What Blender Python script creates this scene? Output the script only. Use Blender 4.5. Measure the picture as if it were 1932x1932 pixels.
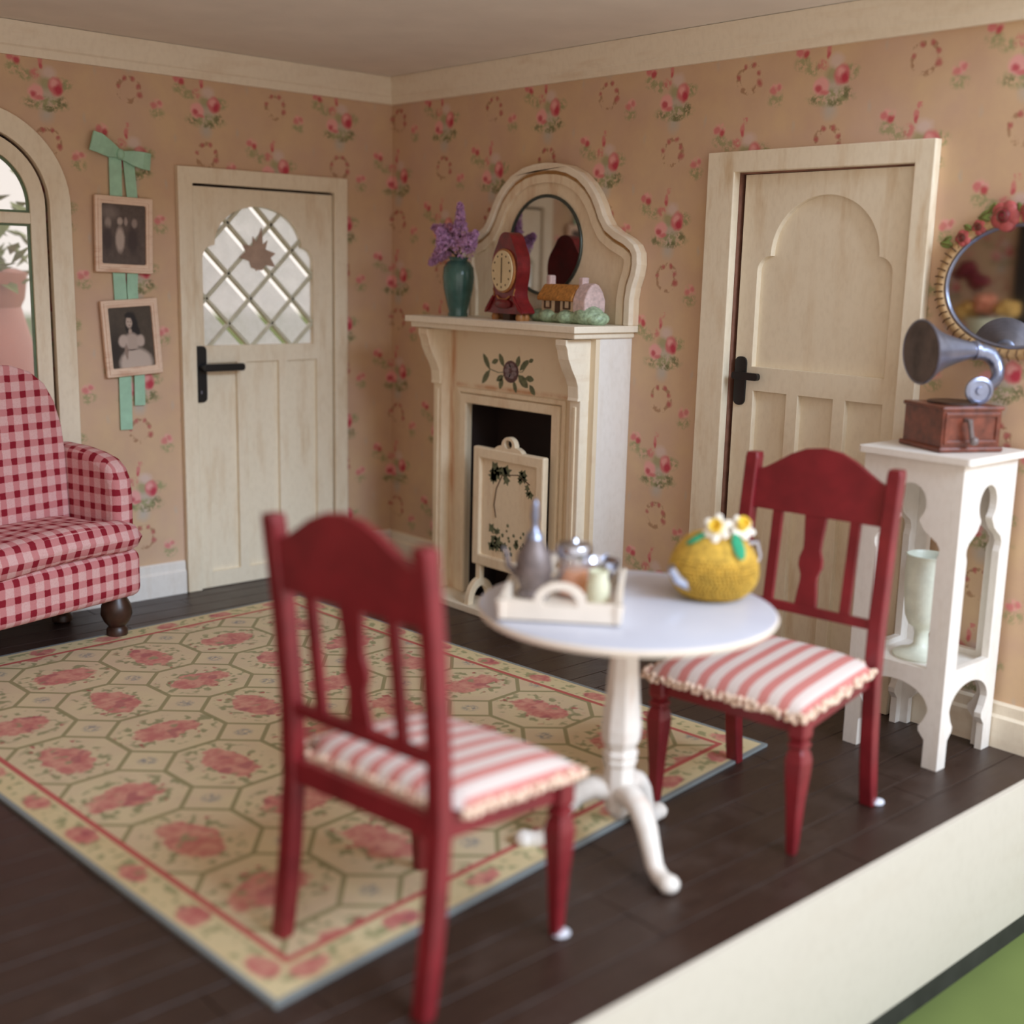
import bpy, bmesh, math, random
from math import sin, cos, pi, radians as R
from mathutils import Vector as V, Matrix as M
from mathutils.geometry import tessellate_polygon

random.seed(7)
for o in list(bpy.data.objects): bpy.data.objects.remove(o)
scn = bpy.context.scene
COL = scn.collection

# ------------------------------------------------------------------ camera
CAM = V((-4.112, -5.539, 1.632))
FWD = V((0.661, 0.725, -0.193)).normalized()
RGT = V((0.742, -0.670, 0.024)); RGT = (RGT - FWD * RGT.dot(FWD)).normalized()
UPV = RGT.cross(FWD)
cd = bpy.data.cameras.new('camera'); cam = bpy.data.objects.new('camera', cd); COL.objects.link(cam)
cam.matrix_world = M(((RGT.x, UPV.x, -FWD.x, CAM.x), (RGT.y, UPV.y, -FWD.y, CAM.y), (RGT.z, UPV.z, -FWD.z, CAM.z), (0, 0, 0, 1)))
cd.sensor_width = 36; cd.sensor_height = 36; cd.lens = 43.13
cd.clip_start = 0.05; cd.clip_end = 300
cd.dof.use_dof = True; cd.dof.focus_distance = 5.0; cd.dof.aperture_fstop = 0.78
scn.camera = cam

# ------------------------------------------------------------------ world, light, exposure
W = bpy.data.worlds.new('sky'); scn.world = W; W.use_nodes = True
bg = W.node_tree.nodes['Background']
bg.inputs[0].default_value = (1.0, 0.91, 0.84, 1); bg.inputs[1].default_value = 1.04

def area_light(name, loc, target, size, power, col):
    d = bpy.data.lights.new(name, 'AREA'); d.shape = 'RECTANGLE'; d.size, d.size_y = size
    d.energy = power; d.color = col
    o = bpy.data.objects.new(name, d); COL.objects.link(o); o.location = loc
    o.rotation_euler = (V(target) - V(loc)).to_track_quat('-Z', 'Y').to_euler()
    return o
area_light('daylight_window', (-0.9, -9.8, 4.9), (-1.4, -2.2, 0.9), (4.0, 2.6), 560, (0.64, 0.80, 1.0))
vs = scn.view_settings
vs.view_transform = 'Standard'; vs.look = 'None'; vs.exposure = 0.12; vs.gamma = 1.0; vs.use_curve_mapping = False

# ------------------------------------------------------------------ shader helpers
def lin(c):
    f = lambda v: v / 12.92 if v <= .04045 else ((v + .055) / 1.055) ** 2.4
    return tuple(f(x / 255.) for x in c)

class Sx:
    """a float socket with operators"""
    def __init__(s, b, k): s.b, s.k = b, k
    def __add__(s, o): return s.b.m('ADD', s, o)
    __radd__ = __add__
    def __mul__(s, o): return s.b.m('MULTIPLY', s, o)
    __rmul__ = __mul__
    def __sub__(s, o): return s.b.m('SUBTRACT', s, o)
    def __rsub__(s, o): return s.b.m('SUBTRACT', o, s)
    def __truediv__(s, o): return s.b.m('DIVIDE', s, o)
    def __lt__(s, o): return s.b.m('LESS_THAN', s, o)
    def __gt__(s, o): return s.b.m('GREATER_THAN', s, o)

class B:
    """builds one node material"""
    def __init__(s, name):
        s.mat = bpy.data.materials.new(name); s.mat.use_nodes = True
        s.nt = s.mat.node_tree; s.N = s.nt.nodes; s.L = s.nt.links
        s.bsdf = s.N['Principled BSDF']; s._tc = None
    def put(s, sock, v):
        if isinstance(v, Sx): s.L.new(v.k, sock)
        elif isinstance(v, bpy.types.NodeSocket): s.L.new(v, sock)
        elif isinstance(v, (tuple, list)): sock.default_value = tuple(v) + ((1,) if len(v) == 3 and len(sock.default_value) == 4 else ())
        else: sock.default_value = v
    def m(s, op, a, b=None, c=None, clamp=False):
        n = s.N.new('ShaderNodeMath'); n.operation = op; n.use_clamp = clamp
        for i, x in enumerate((a, b, c)):
            if x is not None: s.put(n.inputs[i], x)
        return Sx(s, n.outputs[0])
    def vm(s, op, a, b=None, c=None):
        n = s.N.new('ShaderNodeVectorMath'); n.operation = op
        for i, x in enumerate((a, b, c)):
            if x is not None: s.put(n.inputs[i], x)
        return n.outputs[1] if op in ('LENGTH', 'DOT_PRODUCT', 'DISTANCE') else n.outputs[0]
    def tc(s, what='Object'):
        if not s._tc: s._tc = s.N.new('ShaderNodeTexCoord')
        return s._tc.outputs[what]
    def xyz(s, vec):
        n = s.N.new('ShaderNodeSeparateXYZ'); s.L.new(vec, n.inputs[0]); return [Sx(s, o) for o in n.outputs]
    def comb(s, x, y, z=0.0):
        n = s.N.new('ShaderNodeCombineXYZ')
        for i, v in enumerate((x, y, z)): s.put(n.inputs[i], v)
        return n.outputs[0]
    def noise(s, vec, scale, detail=3, rough=.55, col=False):
        n = s.N.new('ShaderNodeTexNoise'); s.L.new(vec, n.inputs['Vector'])
        n.inputs['Scale'].default_value = scale; n.inputs['Detail'].default_value = detail; n.inputs['Roughness'].default_value = rough
        return n.outputs['Color'] if col else Sx(s, n.outputs[0])
    def voro(s, vec, scale, rnd=1.0, col=False):
        n = s.N.new('ShaderNodeTexVoronoi'); s.L.new(vec, n.inputs['Vector']); n.inputs['Scale'].default_value = scale
        n.inputs['Randomness'].default_value = rnd
        return (Sx(s, n.outputs['Distance']), n.outputs['Color'], n.outputs['Position'])
    def stretch(s, vec, sc):
        return s.vm('MULTIPLY', vec, sc)
    def step(s, x, a, b):
        n = s.N.new('ShaderNodeMapRange'); n.inputs[1].default_value = a; n.inputs[2].default_value = b; n.clamp = True
        s.put(n.inputs[0], x); return Sx(s, n.outputs[0])
    def mix(s, f, a, b):
        n = s.N.new('ShaderNodeMix'); n.data_type = 'RGBA'
        s.put(n.inputs[0], f); s.put(n.inputs[6], a); s.put(n.inputs[7], b); return n.outputs[2]
    def blob(s, vec, cx, cy, rx, ry, soft=.35):
        d = s.vm('MULTIPLY_ADD', vec, (1 / rx, 1 / ry, 0.), (-cx / rx, -cy / ry, 0.))
        return s.m('MULTIPLY_ADD', Sx(s, s.vm('LENGTH', d)), -1 / soft, 1 / soft, clamp=True)
    def done(s, col, rough=.5, metal=0., spec=.5, bump=None, bstr=.2, bdist=.01, **kw):
        s.put(s.bsdf.inputs['Base Color'], col if not isinstance(col, tuple) else col)
        s.put(s.bsdf.inputs['Roughness'], rough); s.bsdf.inputs['Metallic'].default_value = metal
        s.bsdf.inputs['Specular IOR Level'].default_value = spec
        for k, v in kw.items(): s.put(s.bsdf.inputs[k.replace('_', ' ')], v)
        if bump is not None:
            n = s.N.new('ShaderNodeBump'); n.inputs['Strength'].default_value = bstr; n.inputs['Distance'].default_value = bdist
            s.put(n.inputs['Height'], bump); s.L.new(n.outputs[0], s.bsdf.inputs['Normal'])
        return s.mat

def simple(name, rgb, rough=.5, var=.15, scale=12., metal=0., spec=.5, bump=0., bscale=None, **kw):
    b = B(name); v = b.tc(); n = b.noise(v, scale, 4)
    c = lin(rgb); d = tuple(x * (1 - var) for x in c); e = tuple(min(1, x * (1 + var)) for x in c)
    bp = b.noise(v, bscale or scale * 6, 3) if bump else None
    return b.done(b.mix(b.step(n, .3, .7), d, e), rough, metal, spec, bp, bump, .004, **kw)

def antique(name, base, stain, amount=.5, vertical=True, rough=.45, scale=3.):
    b = B(name); v = b.tc('Object')
    a = b.noise(b.stretch(v, (5., 5., .9) if vertical else (1., 1., 5.)), scale, 4, .6)
    c2 = b.noise(v, 1.7, 2)
    f = b.m('MULTIPLY', b.step(a, .50, .78), b.step(c2, .35, .65))
    fine = b.noise(b.stretch(v, (20., 20., 12.)), 2.5, 3)
    col = b.mix(b.m('MULTIPLY', f, amount), lin(base), lin(stain))
    col = b.mix(b.m('MULTIPLY', b.step(fine, .45, .75), .10), col, lin(tuple(x * .8 for x in stain)))
    return b.done(col, rough, 0, .4, fine, .08, .003)

MT = {}
def fireplace_front():
    b = B('stained_fireplace_front'); v = b.tc(); x, y, z = b.xyz(v)
    n = b.noise(v, 6., 4, .65); n2 = b.noise(b.stretch(v, (1., 1., .25)), 16., 3)
    ay = b.m('ABSOLUTE', y)
    edge = b.m('MULTIPLY', b.step(b.m('ABSOLUTE', ay - .425), .035, .0), b.step(n2, .35, .62))
    over = b.m('MULTIPLY', b.m('MULTIPLY', b.step(b.m('ABSOLUTE', z - 1.078), .018, .0), ay < .40), b.step(n, .38, .6))
    f = b.m('MAXIMUM', b.m('MAXIMUM', edge, over), b.step(n, .58, .85) * .4)
    col = b.mix(f * .75, lin((236, 218, 188)), lin((190, 118, 62)))
    return b.done(col, .5, 0, .4, n2, .05, .003)
MT['fp_front'] = fireplace_front()
MT['cream'] = antique('cream_antiqued_paint', (238, 220, 190), (194, 142, 86), .9)
MT['cream_door'] = antique('cream_door_paint', (240, 227, 202), (198, 160, 108), .75)
MT['white_trim'] = antique('offwhite_trim_paint', (242, 230, 208), (212, 182, 146), .7, False)
MT['white'] = antique('white_paint', (238, 232, 224), (205, 180, 150), .35)
MT['white_table'] = antique('white_table_paint', (240, 234, 226), (190, 120, 60), .7)
MT['table_top'] = simple('skylight_tinted_white', (208, 211, 224), .3, .04, 5.)  # white top, with the blue of the skylight mixed into its colour
MT['tan_wash'] = simple('tan_antique_wash', (182, 138, 84), .6, .25, 14.)
MT['ceiling'] = simple('ceiling_paint', (238, 230, 220), .8, .05, 3.)
MT['red'] = simple('dark_red_chair_paint', (122, 31, 38), .36, .22, 9., bump=.12, bscale=60.)
MT['black'] = simple('black_iron', (22, 22, 22), .35, .2, 30.)
MT['dark'] = simple('dark_brown', (40, 26, 22), .8, .3, 6.)  # plain dark fill, also stands in for shade in the door gaps
MT['edgewood'] = simple('bare_brown_wood', (140, 98, 80), .6, .25, 20.)
MT['silver'] = simple('pewter', (150, 156, 178), .3, .15, 30., metal=.85, bump=.1)
MT['pewter_dark'] = simple('dark_pewter', (128, 116, 114), .5, .25, 25., metal=.35)
MT['bright_silver'] = simple('bright_silver', (205, 210, 225), .18, .08, 30., metal=1.)
MT['mirror'] = simple('mirror_silvering', (205, 205, 205), .04, .01, 3., metal=1.)
MT['mirror_rim'] = simple('tarnished_rim', (84, 92, 88), .3, .2, 40., metal=.8)
MT['gold'] = simple('gold_leaf', (190, 156, 112), .45, .2, 40., metal=.1, bump=.2)
MT['gold_dark'] = simple('gold_groove', (96, 64, 34), .6, .2, 40.)
MT['horn_inside'] = simple('dark_horn_metal', (92, 78, 72), .45, .4, 14., metal=.4)  # inside of the horn, a darker tone than the outside
MT['rose_paint'] = simple('painted_rose_red', (176, 84, 82), .5, .3, 24.)
MT['rose_dark'] = simple('painted_rose_centre', (130, 34, 46), .45, .25, 40.)
MT['leaf_paint'] = simple('painted_leaf', (116, 132, 66), .5, .3, 30.)
MT['ivy'] = simple('printed_ivy', (104, 110, 82), .7, .35, 60.)
MT['ivy_stem'] = simple('printed_stem', (70, 50, 34), .7, .2, 60.)
MT['plum'] = simple('printed_plum', (96, 68, 70), .7, .3, 60.)
MT['plum_light'] = simple('printed_lilac', (140, 124, 130), .7, .3, 60.)
MT['ribbon'] = simple('mint_ribbon', (164, 208, 180), .45, .1, 20., bump=.15, bscale=200.)
MT['frame_pink'] = antique('cream_frame_resin', (240, 212, 188), (206, 158, 128), .9, False, .6, 10.)
MT['vase_green'] = simple('teal_glaze', (66, 100, 92), .18, .3, 10., bump=.1)
MT['lilac'] = simple('lilac_blossom', (204, 158, 200), .85, .25, 45.)
MT['stem'] = simple('stem_brown_green', (64, 58, 40), .7, .2, 30.)
MT['clock_red'] = simple('clock_red_lacquer', (116, 26, 30), .3, .4, 18., bump=.1)
MT['clock_gold'] = simple('clock_worn_gold', (168, 112, 60), .45, .3, 40.)
MT['dial'] = simple('dial_cream', (226, 206, 164), .5, .06, 20.)
MT['ink'] = simple('dial_ink', (92, 76, 54), .6, .1, 20.)
MT['thatch'] = simple('thatch_ochre', (180, 122, 56), .7, .35, 60., bump=.4, bscale=120.)
MT['cottage_wall'] = simple('cottage_plaster', (214, 190, 160), .7, .1, 30.)
MT['cottage_pink'] = simple('cottage_pink_gable', (210, 184, 180), .6, .2, 60., bump=.5, bscale=70.)
MT['cottage_brown'] = simple('cottage_timber', (74, 50, 34), .6, .2, 40.)
MT['grass_glaze'] = simple('grass_glaze', (160, 182, 150), .45, .4, 60., bump=.4, bscale=80.)
MT['box_wood'] = simple('gramophone_box', (112, 58, 42), .3, .4, 30., bump=.15)
MT['goblet'] = simple('pale_green_glaze', (226, 229, 212), .4, .12, 16., bump=.3, bscale=60.)
MT['cosy'] = simple('mustard_yarn', (204, 164, 66), .9, .35, 60., bump=1.0, bscale=130.)
MT['petal_white'] = simple('felt_white', (244, 238, 226), .9, .06, 40.)
MT['petal_yellow'] = simple('felt_yellow', (238, 204, 74), .9, .12, 40.)
MT['felt_green'] = simple('felt_green', (52, 158, 116), .9, .15, 40.)
MT['tray'] = simple('tray_cream_paint', (238, 226, 210), .5, .05, 10.)
MT['honey'] = simple('amber_honey', (220, 134, 36), .2, .15, 12.)
MT['cream_pot'] = simple('pale_cream_glaze', (232, 232, 204), .3, .1, 12.)
MT['lace'] = simple('cream_lace', (236, 208, 186), .9, .12, 80.)
MT['bun_wood'] = simple('dark_turned_wood', (58, 36, 26), .35, .4, 18.)
MT['sticker'] = simple('white_putty', (220, 224, 236), .5, .05, 30.)
MT['terracotta'] = simple('terracotta', (226, 150, 128), .5, .12, 3., bump=.15)
MT['leaf_garden'] = simple('garden_leaf', (150, 166, 92), .5, .4, 5.)
MT['lawn'] = simple('green_baize', (104, 120, 60), .9, .12, 1.2)
MT['fascia'] = antique('cream_fascia_paint', (206, 199, 186), (198, 188, 172), .4, False)
MT['fascia_black'] = simple('black_strip', (44, 44, 42), .6, .3, 12.)
MT['came'] = simple('lattice_paint', (206, 204, 182), .4, .12, 20.)
MT['leaded_green'] = simple('green_leading', (96, 116, 84), .5, .2, 20.)
MT['brown_leaf'] = simple('brown_leaf_cutout', (176, 150, 132), .6, .12, 20.)

def glass_mat(name, tint, alpha, rough=.08):
    b = B(name); v = b.tc(); n = b.noise(v, 9., 2)
    b.done(lin(tint), rough, 0, .6, n, .12, .01)
    b.bsdf.inputs['Alpha'].default_value = alpha
    return b.mat
def milky():
    b = B('milky_pane'); v = b.tc(); n = b.noise(v, 14., 3)
    b.done(lin((244, 244, 250)), .15, 0, .5, n, .3, .01)
    N, L = b.N, b.L; tr = N.new('ShaderNodeBsdfTransparent'); tl = N.new('ShaderNodeBsdfTranslucent'); tl.inputs[0].default_value = (.93, .95, 1, 1)
    m1 = N.new('ShaderNodeMixShader'); b.put(m1.inputs[0], b.step(n, .25, .75) * .3 + .45); L.new(tr.outputs[0], m1.inputs[1]); L.new(tl.outputs[0], m1.inputs[2])
    m2 = N.new('ShaderNodeMixShader'); m2.inputs[0].default_value = .12; L.new(m1.outputs[0], m2.inputs[1]); L.new(b.bsdf.outputs[0], m2.inputs[2])
    L.new(m2.outputs[0], N['Material Output'].inputs[0]); return b.mat
MT['pane'] = milky()
MT['pane_clear'] = glass_mat('clear_pane', (236, 240, 248), .14)
def clear_glass(name, tint):
    b = B(name); v = b.tc(); n = b.noise(v, 20., 2)
    b.done(lin(tint), .05, 0, .5, n, .05, .01); b.bsdf.inputs['Transmission Weight'].default_value = .9; b.bsdf.inputs['IOR'].default_value = 1.3
    return b.mat
MT['glass'] = glass_mat('jar_glass', (226, 214, 218), .14)

def wallpaper(name, axis):
    b = B(name); x, y, z = b.xyz(b.tc('Object'))
    u = x if axis == 'x' else (y * -1.)
    u0 = -.34 if axis == 'x' else .445
    warp = b.noise(b.tc('Object'), 28., 2, .5, True); wv = b.vm('MULTIPLY_ADD', warp, (.018, .018, .018), (-.009, -.009, -.009))
    wx, wy, wz = b.xyz(wv)
    cw, ch = .384, .523
    uu = (u - u0) / cw + 200.5
    colf = b.m('FLOOR', uu)
    odd = b.m('MODULO', colf, 2.)
    vv = (z - 2.355 + .10) / ch + (odd * .5) + 40.5
    lu = (b.m('FRACT', uu) - .5) * cw + wx
    lv = (b.m('FRACT', vv) - .5) * ch + wz
    p = b.comb(lu, lv)
    soft = b.noise(b.tc('Object'), 5., 4, .6)
    big = b.noise(b.tc('Object'), 2.2, 3)
    col = b.mix(b.step(soft, .35, .68), lin((216, 185, 148)), lin((206, 172, 144)))
    col = b.mix(b.m('MULTIPLY', b.step(big, .45, .7), .6), col, lin((208, 175, 158)))
    G, GD, PK, PL, RD, GR, WH = [lin(c) for c in ((156, 156, 112), (112, 112, 76), (212, 122, 122), (234, 170, 164), (190, 56, 76), (192, 186, 176), (220, 196, 186))]
    dn = b.noise(b.tc('Object'), 46., 3, .6); dots = b.step(dn, .40, .56)
    def add(c, cx, cy, rx, ry, k=1., s=.4, tex=False):
        nonlocal col
        f = b.blob(p, cx, cy, rx, ry, s)
        if tex: f = b.m('MULTIPLY', f, dots)
        if k != 1.: f = b.m('MULTIPLY', f, k)
        col = b.mix(f, col, c)
    Y = .10
    add(GR, .0, Y - .10, .045, .05, .75, .8)
    add(GR, .01, Y - .02, .07, .06, .6, .7)
    add(G, .0, Y - .055, .125, .04, .9, .5, True)
    add(G, .08, Y + .03, .05, .035, .9, .5, True)
    add(G, -.085, Y + .055, .045, .03, .8, .5, True)
    add(GD, .07, Y - .045, .03, .03, .8, .5, True); add(GD, .02, Y - .075, .04, .02, .8, .5, True); add(GD, -.07, Y - .06, .03, .02, .7, .5, True)
    add(G, .0, Y + .03, .04, .04, .7, .6)
    add(WH, .015, Y + .075, .045, .035, .8, .6); add(PK, -.045, Y + .065, .03, .028, .8, .5, True)
    add(PK, -.02, Y + .115, .014, .03, .8, .5); add(PK, -.008, Y + .155, .016, .025, .8, .5, True); add(RD, -.02, Y + .10, .01, .016, .6, .6)
    add(PL, -.045, Y - .012, .042, .040, 1., .35); add(RD, -.055, Y - .02, .021, .019, .8, .6); add(PK, -.03, Y - .035, .03, .012, .9, .6)
    add(PK, .045, Y + .022, .040, .046, 1., .35); add(PL, .038, Y + .033, .024, .024, .9, .6); add(RD, .056, Y + .008, .024, .028, .9, .6)
    # wreath
    q = b.vm('MULTIPLY_ADD', p, (1., 1., 0.), (0., .115, 0.)); ln = Sx(b, b.vm('LENGTH', q))
    ring = b.m('MULTIPLY', b.step(b.m('ABSOLUTE', ln - .052), .014, .006), b.step(b.noise(b.tc('Object'), 34., 2), .48, .58))
    col = b.mix(b.m('MULTIPLY', ring, .7), col, lin((158, 116, 84)))
    for cx, cy, rr in ((-.02, -.068, .015), (.022, -.066, .015), (.046, -.098, .015), (.05, -.135, .02), (-.05, -.105, .014)):
        add(lin((184, 92, 92)), cx, cy, rr, rr, .8, .7, False)
    # two posies
    add(G, -.135, .215 - .035, .045, .034, .8, .5, True); add(PL, -.135, .225, .038, .028, .9, .5, True); add(PK, -.15, .222, .02, .02, .9, .5); add(RD, -.122, .210, .020, .020, .85, .6)
    add(G, .135, -.205, .045, .034, .8, .5, True); add(PL, .135, -.165, .04, .03, .9, .5, True); add(PK, .120, -.172, .022, .02, .8, .6); add(PK, .148, -.16, .016, .016, .8, .6)
    add(GR, .17, .0, .012, .03, .4, .8); add(GR, -.16, -.05, .012, .03, .3, .8)
    return b.done(col, .65, 0, .3, b.noise(b.tc('Object'), 160., 2), .05, .002)
MT['paper_x'] = wallpaper('floral_wallpaper_a', 'x'); MT['paper_y'] = wallpaper('floral_wallpaper_b', 'y')

def plank_mat():
    b = B('dark_stained_planks'); v = b.tc('Object')
    oi = b.N.new('ShaderNodeObjectInfo'); rnd = Sx(b, oi.outputs['Random'])
    g = b.noise(b.stretch(v, (1.5, 22., 22.)), 4., 5, .65)
    n = b.noise(v, 7., 3)
    col = b.mix(b.step(g, .3, .7), lin((42, 28, 23)), lin((62, 44, 36)))
    col = b.mix(b.m('MULTIPLY', b.step(n, .5, .72), .5), col, lin((78, 64, 58)))
    col = b.mix(b.m('MULTIPLY', rnd, .35), col, lin((48, 30, 25)))
    return b.done(col, b.m('MULTIPLY_ADD', n, .25, .28), 0, .5, g, .25, .004)
MT['plank'] = plank_mat()

def gingham():
    b = B('red_gingham_fabric'); v = b.tc('Object'); x, y, z = b.xyz(v)
    nx, ny, nz = [b.m('ABSOLUTE', q) for q in b.xyz(b.tc('Normal'))]
    usez = b.m('MULTIPLY', nz > nx, nz > ny); usey = b.m('MULTIPLY', 1. - usez, ny > nx); usex = 1. - usez - usey
    a = (x * (usez + usey)) + (y * usex)
    c = (y * usez) + (z * (usey + usex))
    per = .070
    n = b.noise(v, 30., 2)
    def st(t):
        f = b.m('FRACT', t / per + 50. + (n * .10)); return b.m('MULTIPLY', b.step(f, .02, .09), b.step(f, .50, .43))
    s = st(a) + st(c)
    weave = b.noise(v, 170., 2)
    sp = b.step(s + (weave * .8), .35, 1.05); sq = b.step(s + (weave * .5), 1.45, 1.95)
    col = b.mix(sp, lin((224, 180, 176)), lin((204, 132, 132)))
    col = b.mix(sq, col, lin((140, 26, 42)))
    return b.done(col, .8, 0, .25, weave, .5, .004)
MT['gingham'] = gingham()

def stripe():
    b = B('pink_stripe_ticking'); x, y, z = b.xyz(b.tc('Object'))
    n = b.noise(b.tc('Object'), 120., 2)
    f = b.m('FRACT', y / .068 + 10.25 + (n * .02))
    s = b.m('MULTIPLY', b.step(f, .0, .05), b.step(f, .52, .47))
    col = b.mix(s, lin((222, 208, 202)), lin((206, 132, 126)))
    return b.done(col, .85, 0, .2, n, .4, .003)
MT['stripe'] = stripe()

RUGW, RUGL = 2.17, 2.78
def rug_mat():
    b = B('printed_floral_rug'); uvn = b.tc('UV'); x, y, z = b.xyz(uvn)
    w = b.noise(b.stretch(uvn, (1., 1., 1.)), 14., 3, .6, True); wv = b.vm('MULTIPLY_ADD', w, (.10, .10, 0.), (-.05, -.05, 0.))
    pw = b.vm('ADD', uvn, wv); wx, wy, _ = b.xyz(pw)
    d = b.m('MINIMUM', b.m('MINIMUM', x, RUGW - x), b.m('MINIMUM', y, RUGL - y))
    soft = b.noise(uvn, 6., 3)
    col = b.mix(b.step(soft, .35, .65), lin((214, 196, 158)), lin((210, 188, 156)))
    s = .387; fine = b.noise(uvn, 60., 2); grain = b.step(fine, .38, .62)
    def cell(xx, yy):
        qx = b.m('ABSOLUTE', b.m('FRACT', (xx - .29) / s + 20.5) - .5); qy = b.m('ABSOLUTE', b.m('FRACT', (yy - .425) / s + 20.5) - .5)
        return qx, qy
    qx, qy = cell(x, y); sm = qx + qy; mx = b.m('MAXIMUM', qx, qy)
    # flowers (inside octagon)
    fx = b.m('FRACT', (wx - .29) / s + 20.5) - .5; fy = b.m('FRACT', (wy - .425) / s + 20.5) - .5
    ix = b.m('FLOOR', (x - .29) / s + 20.5); iy = b.m('FLOOR', (y - .425) / s + 20.5)
    par = b.m('MODULO', ix + iy, 2.)
    kx = b.m('MULTIPLY_ADD', par, 1.8, 2.8); ky = 7.4 - kx
    rr = b.m('SQRT', b.m('ADD', b.m('POWER', b.m('MULTIPLY', fx, kx), 2.), b.m('POWER', b.m('MULTIPLY', fy, ky), 2.)))
    leafn = b.step(b.noise(uvn, 24., 1), .52, .60)
    ring = b.m('MULTIPLY', b.step(rr, .75, .95), b.step(b.m('MAXIMUM', rr * .8, (qx + qy) * 2.1), 1.35, 1.15))
    col = b.mix(b.m('MULTIPLY', b.m('MULTIPLY', ring, leafn), .75), col, lin((128, 132, 92)))
    reddot = b.step(b.noise(uvn, 23., 1), .66, .70)
    col = b.mix(b.m('MULTIPLY', b.m('MULTIPLY', ring, reddot), .8), col, lin((168, 74, 78)))
    petal = b.noise(uvn, 17., 2, .7)
    pk = b.mix(b.step(petal, .38, .62), lin((192, 100, 102)), lin((212, 146, 130)))
    pk = b.mix(b.m('MULTIPLY', b.step(b.noise(uvn, 11., 1), .60, .66), .7), pk, lin((160, 60, 84)))
    pk = b.mix(b.m('MULTIPLY', b.step(b.noise(b.stretch(uvn, (1., 1.3, 1.)), 12., 1), .62, .68), .8), pk, lin((136, 138, 100)))
    flower = b.step(rr, .98, .86)
    col = b.mix(b.m('MULTIPLY', flower, .85), col, pk)
    # corner squares
    cl = b.m('SQRT', b.m('ADD', b.m('POWER', .5 - qx, 2.), b.m('POWER', .5 - qy, 2.)))
    blue = b.m('MULTIPLY', b.step(cl + (fine * .06), .135, .09), grain)
    col = b.mix(b.m('MULTIPLY', blue, .8), col, lin((122, 126, 132)))
    la = b.m('MULTIPLY', b.step(mx, .472, .479), sm < .712); lb = b.step(b.m('ABSOLUTE', sm - .712), .034, .024)
    line = b.m('MAXIMUM', la, lb)
    col = b.mix(b.m('MULTIPLY', line, .85), col, lin((140, 134, 94)))
    # border
    inb = b.step(d, .122, .120)
    bcol = b.mix(b.step(soft, .35, .65), lin((216, 200, 158)), lin((214, 194, 150)))
    dx = b.m('MINIMUM', x, RUGW - x); dy = b.m('MINIMUM', y, RUGL - y)
    horiz = dy < dx
    t = (x * horiz) + (y * (1. - horiz)); dd = b.m('MINIMUM', dx, dy) + (wx - x) * .6
    tt = b.m('FRACT', t / .30) - .5 + (wy - y) * 2.
    ro = b.m('SQRT', b.m('ADD', b.m('POWER', tt * 4.6, 2.), b.m('POWER', (dd - .068) * 24., 2.)))
    vl = b.m('MULTIPLY', leafn, b.step(b.m('ABSOLUTE', d - .07), .04, .03))
    bcol = b.mix(b.m('MULTIPLY', vl, .7), bcol, lin((132, 138, 96)))
    bcol = b.mix(b.m('MULTIPLY', b.step(ro, 1., .75), .9), bcol, pk)
    col = b.mix(inb, col, bcol)
    col = b.mix(b.step(b.m('ABSOLUTE', d - .126), .011, .009), col, lin((190, 96, 90)))
    col = b.mix(b.step(d, .018, .015), col, lin((132, 138, 138)))
    return b.done(col, .7, 0, .25, fine, .1, .002)
MT['rug'] = rug_mat()

def photo_mat(kind):
    b = B('sepia_print_' + kind); u = b.tc('UV'); n = b.noise(u, 9., 4, .6); w = b.vm('ADD', u, b.vm('MULTIPLY_ADD', b.noise(u, 12., 2, .5, True), (.03, .03, 0.), (-.015, -.015, 0.)))
    col = b.mix(n, lin((58, 44, 38)), lin((108, 92, 82)))
    def add(c, *a, k=1.):
        nonlocal col; col = b.mix(b.m('MULTIPLY', b.blob(w, *a), k), col, lin(c))
    if kind == 'girl':
        col = b.mix(n, lin((60, 50, 42)), lin((92, 80, 66)))
        add((50, 40, 34), .1, .3, .35, .5, .8)
        add((28, 20, 20), .52, .70, .17, .25, .3); add((30, 22, 20), .62, .56, .10, .16, .4)
        add((198, 182, 170), .56, .08, .42, .27, .25); add((186, 168, 156), .50, .43, .20, .17, .3); add((196, 178, 166), .31, .45, .13, .12, .35); add((194, 176, 164), .70, .44, .11, .12, .4)
        add((150, 130, 118), .36, .28, .05, .15, .4); add((178, 158, 144), .48, .60, .05, .06, .5); add((192, 172, 158), .47, .745, .085, .11, .35); add((30, 22, 20), .48, .86, .12, .055, .4)
        add((110, 92, 82), .445, .755, .018, .012, .5); add((110, 92, 82), .505, .755, .018, .012, .5); add((130, 100, 92), .475, .695, .025, .010, .5); add((70, 56, 50), .50, .30, .16, .012, .6)
    else:
        add((140, 124, 116), .2, .85, .25, .15, .7, k=.6)
        add((182, 164, 152), .42, .42, .12, .25, .4); add((176, 158, 146), .42, .72, .08, .08, .5); add((150, 134, 124), .16, .68, .09, .12, .5)
        add((66, 50, 46), .14, .42, .14, .26, .5); add((66, 50, 46), .70, .42, .16, .3, .5); add((150, 132, 122), .74, .70, .08, .10, .5); add((160, 142, 132), .55, .72, .05, .09, .5)
    return b.done(col, .4, 0, .4)
MT['photo_girl'] = photo_mat('girl'); MT['photo_group'] = photo_mat('group')

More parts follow.
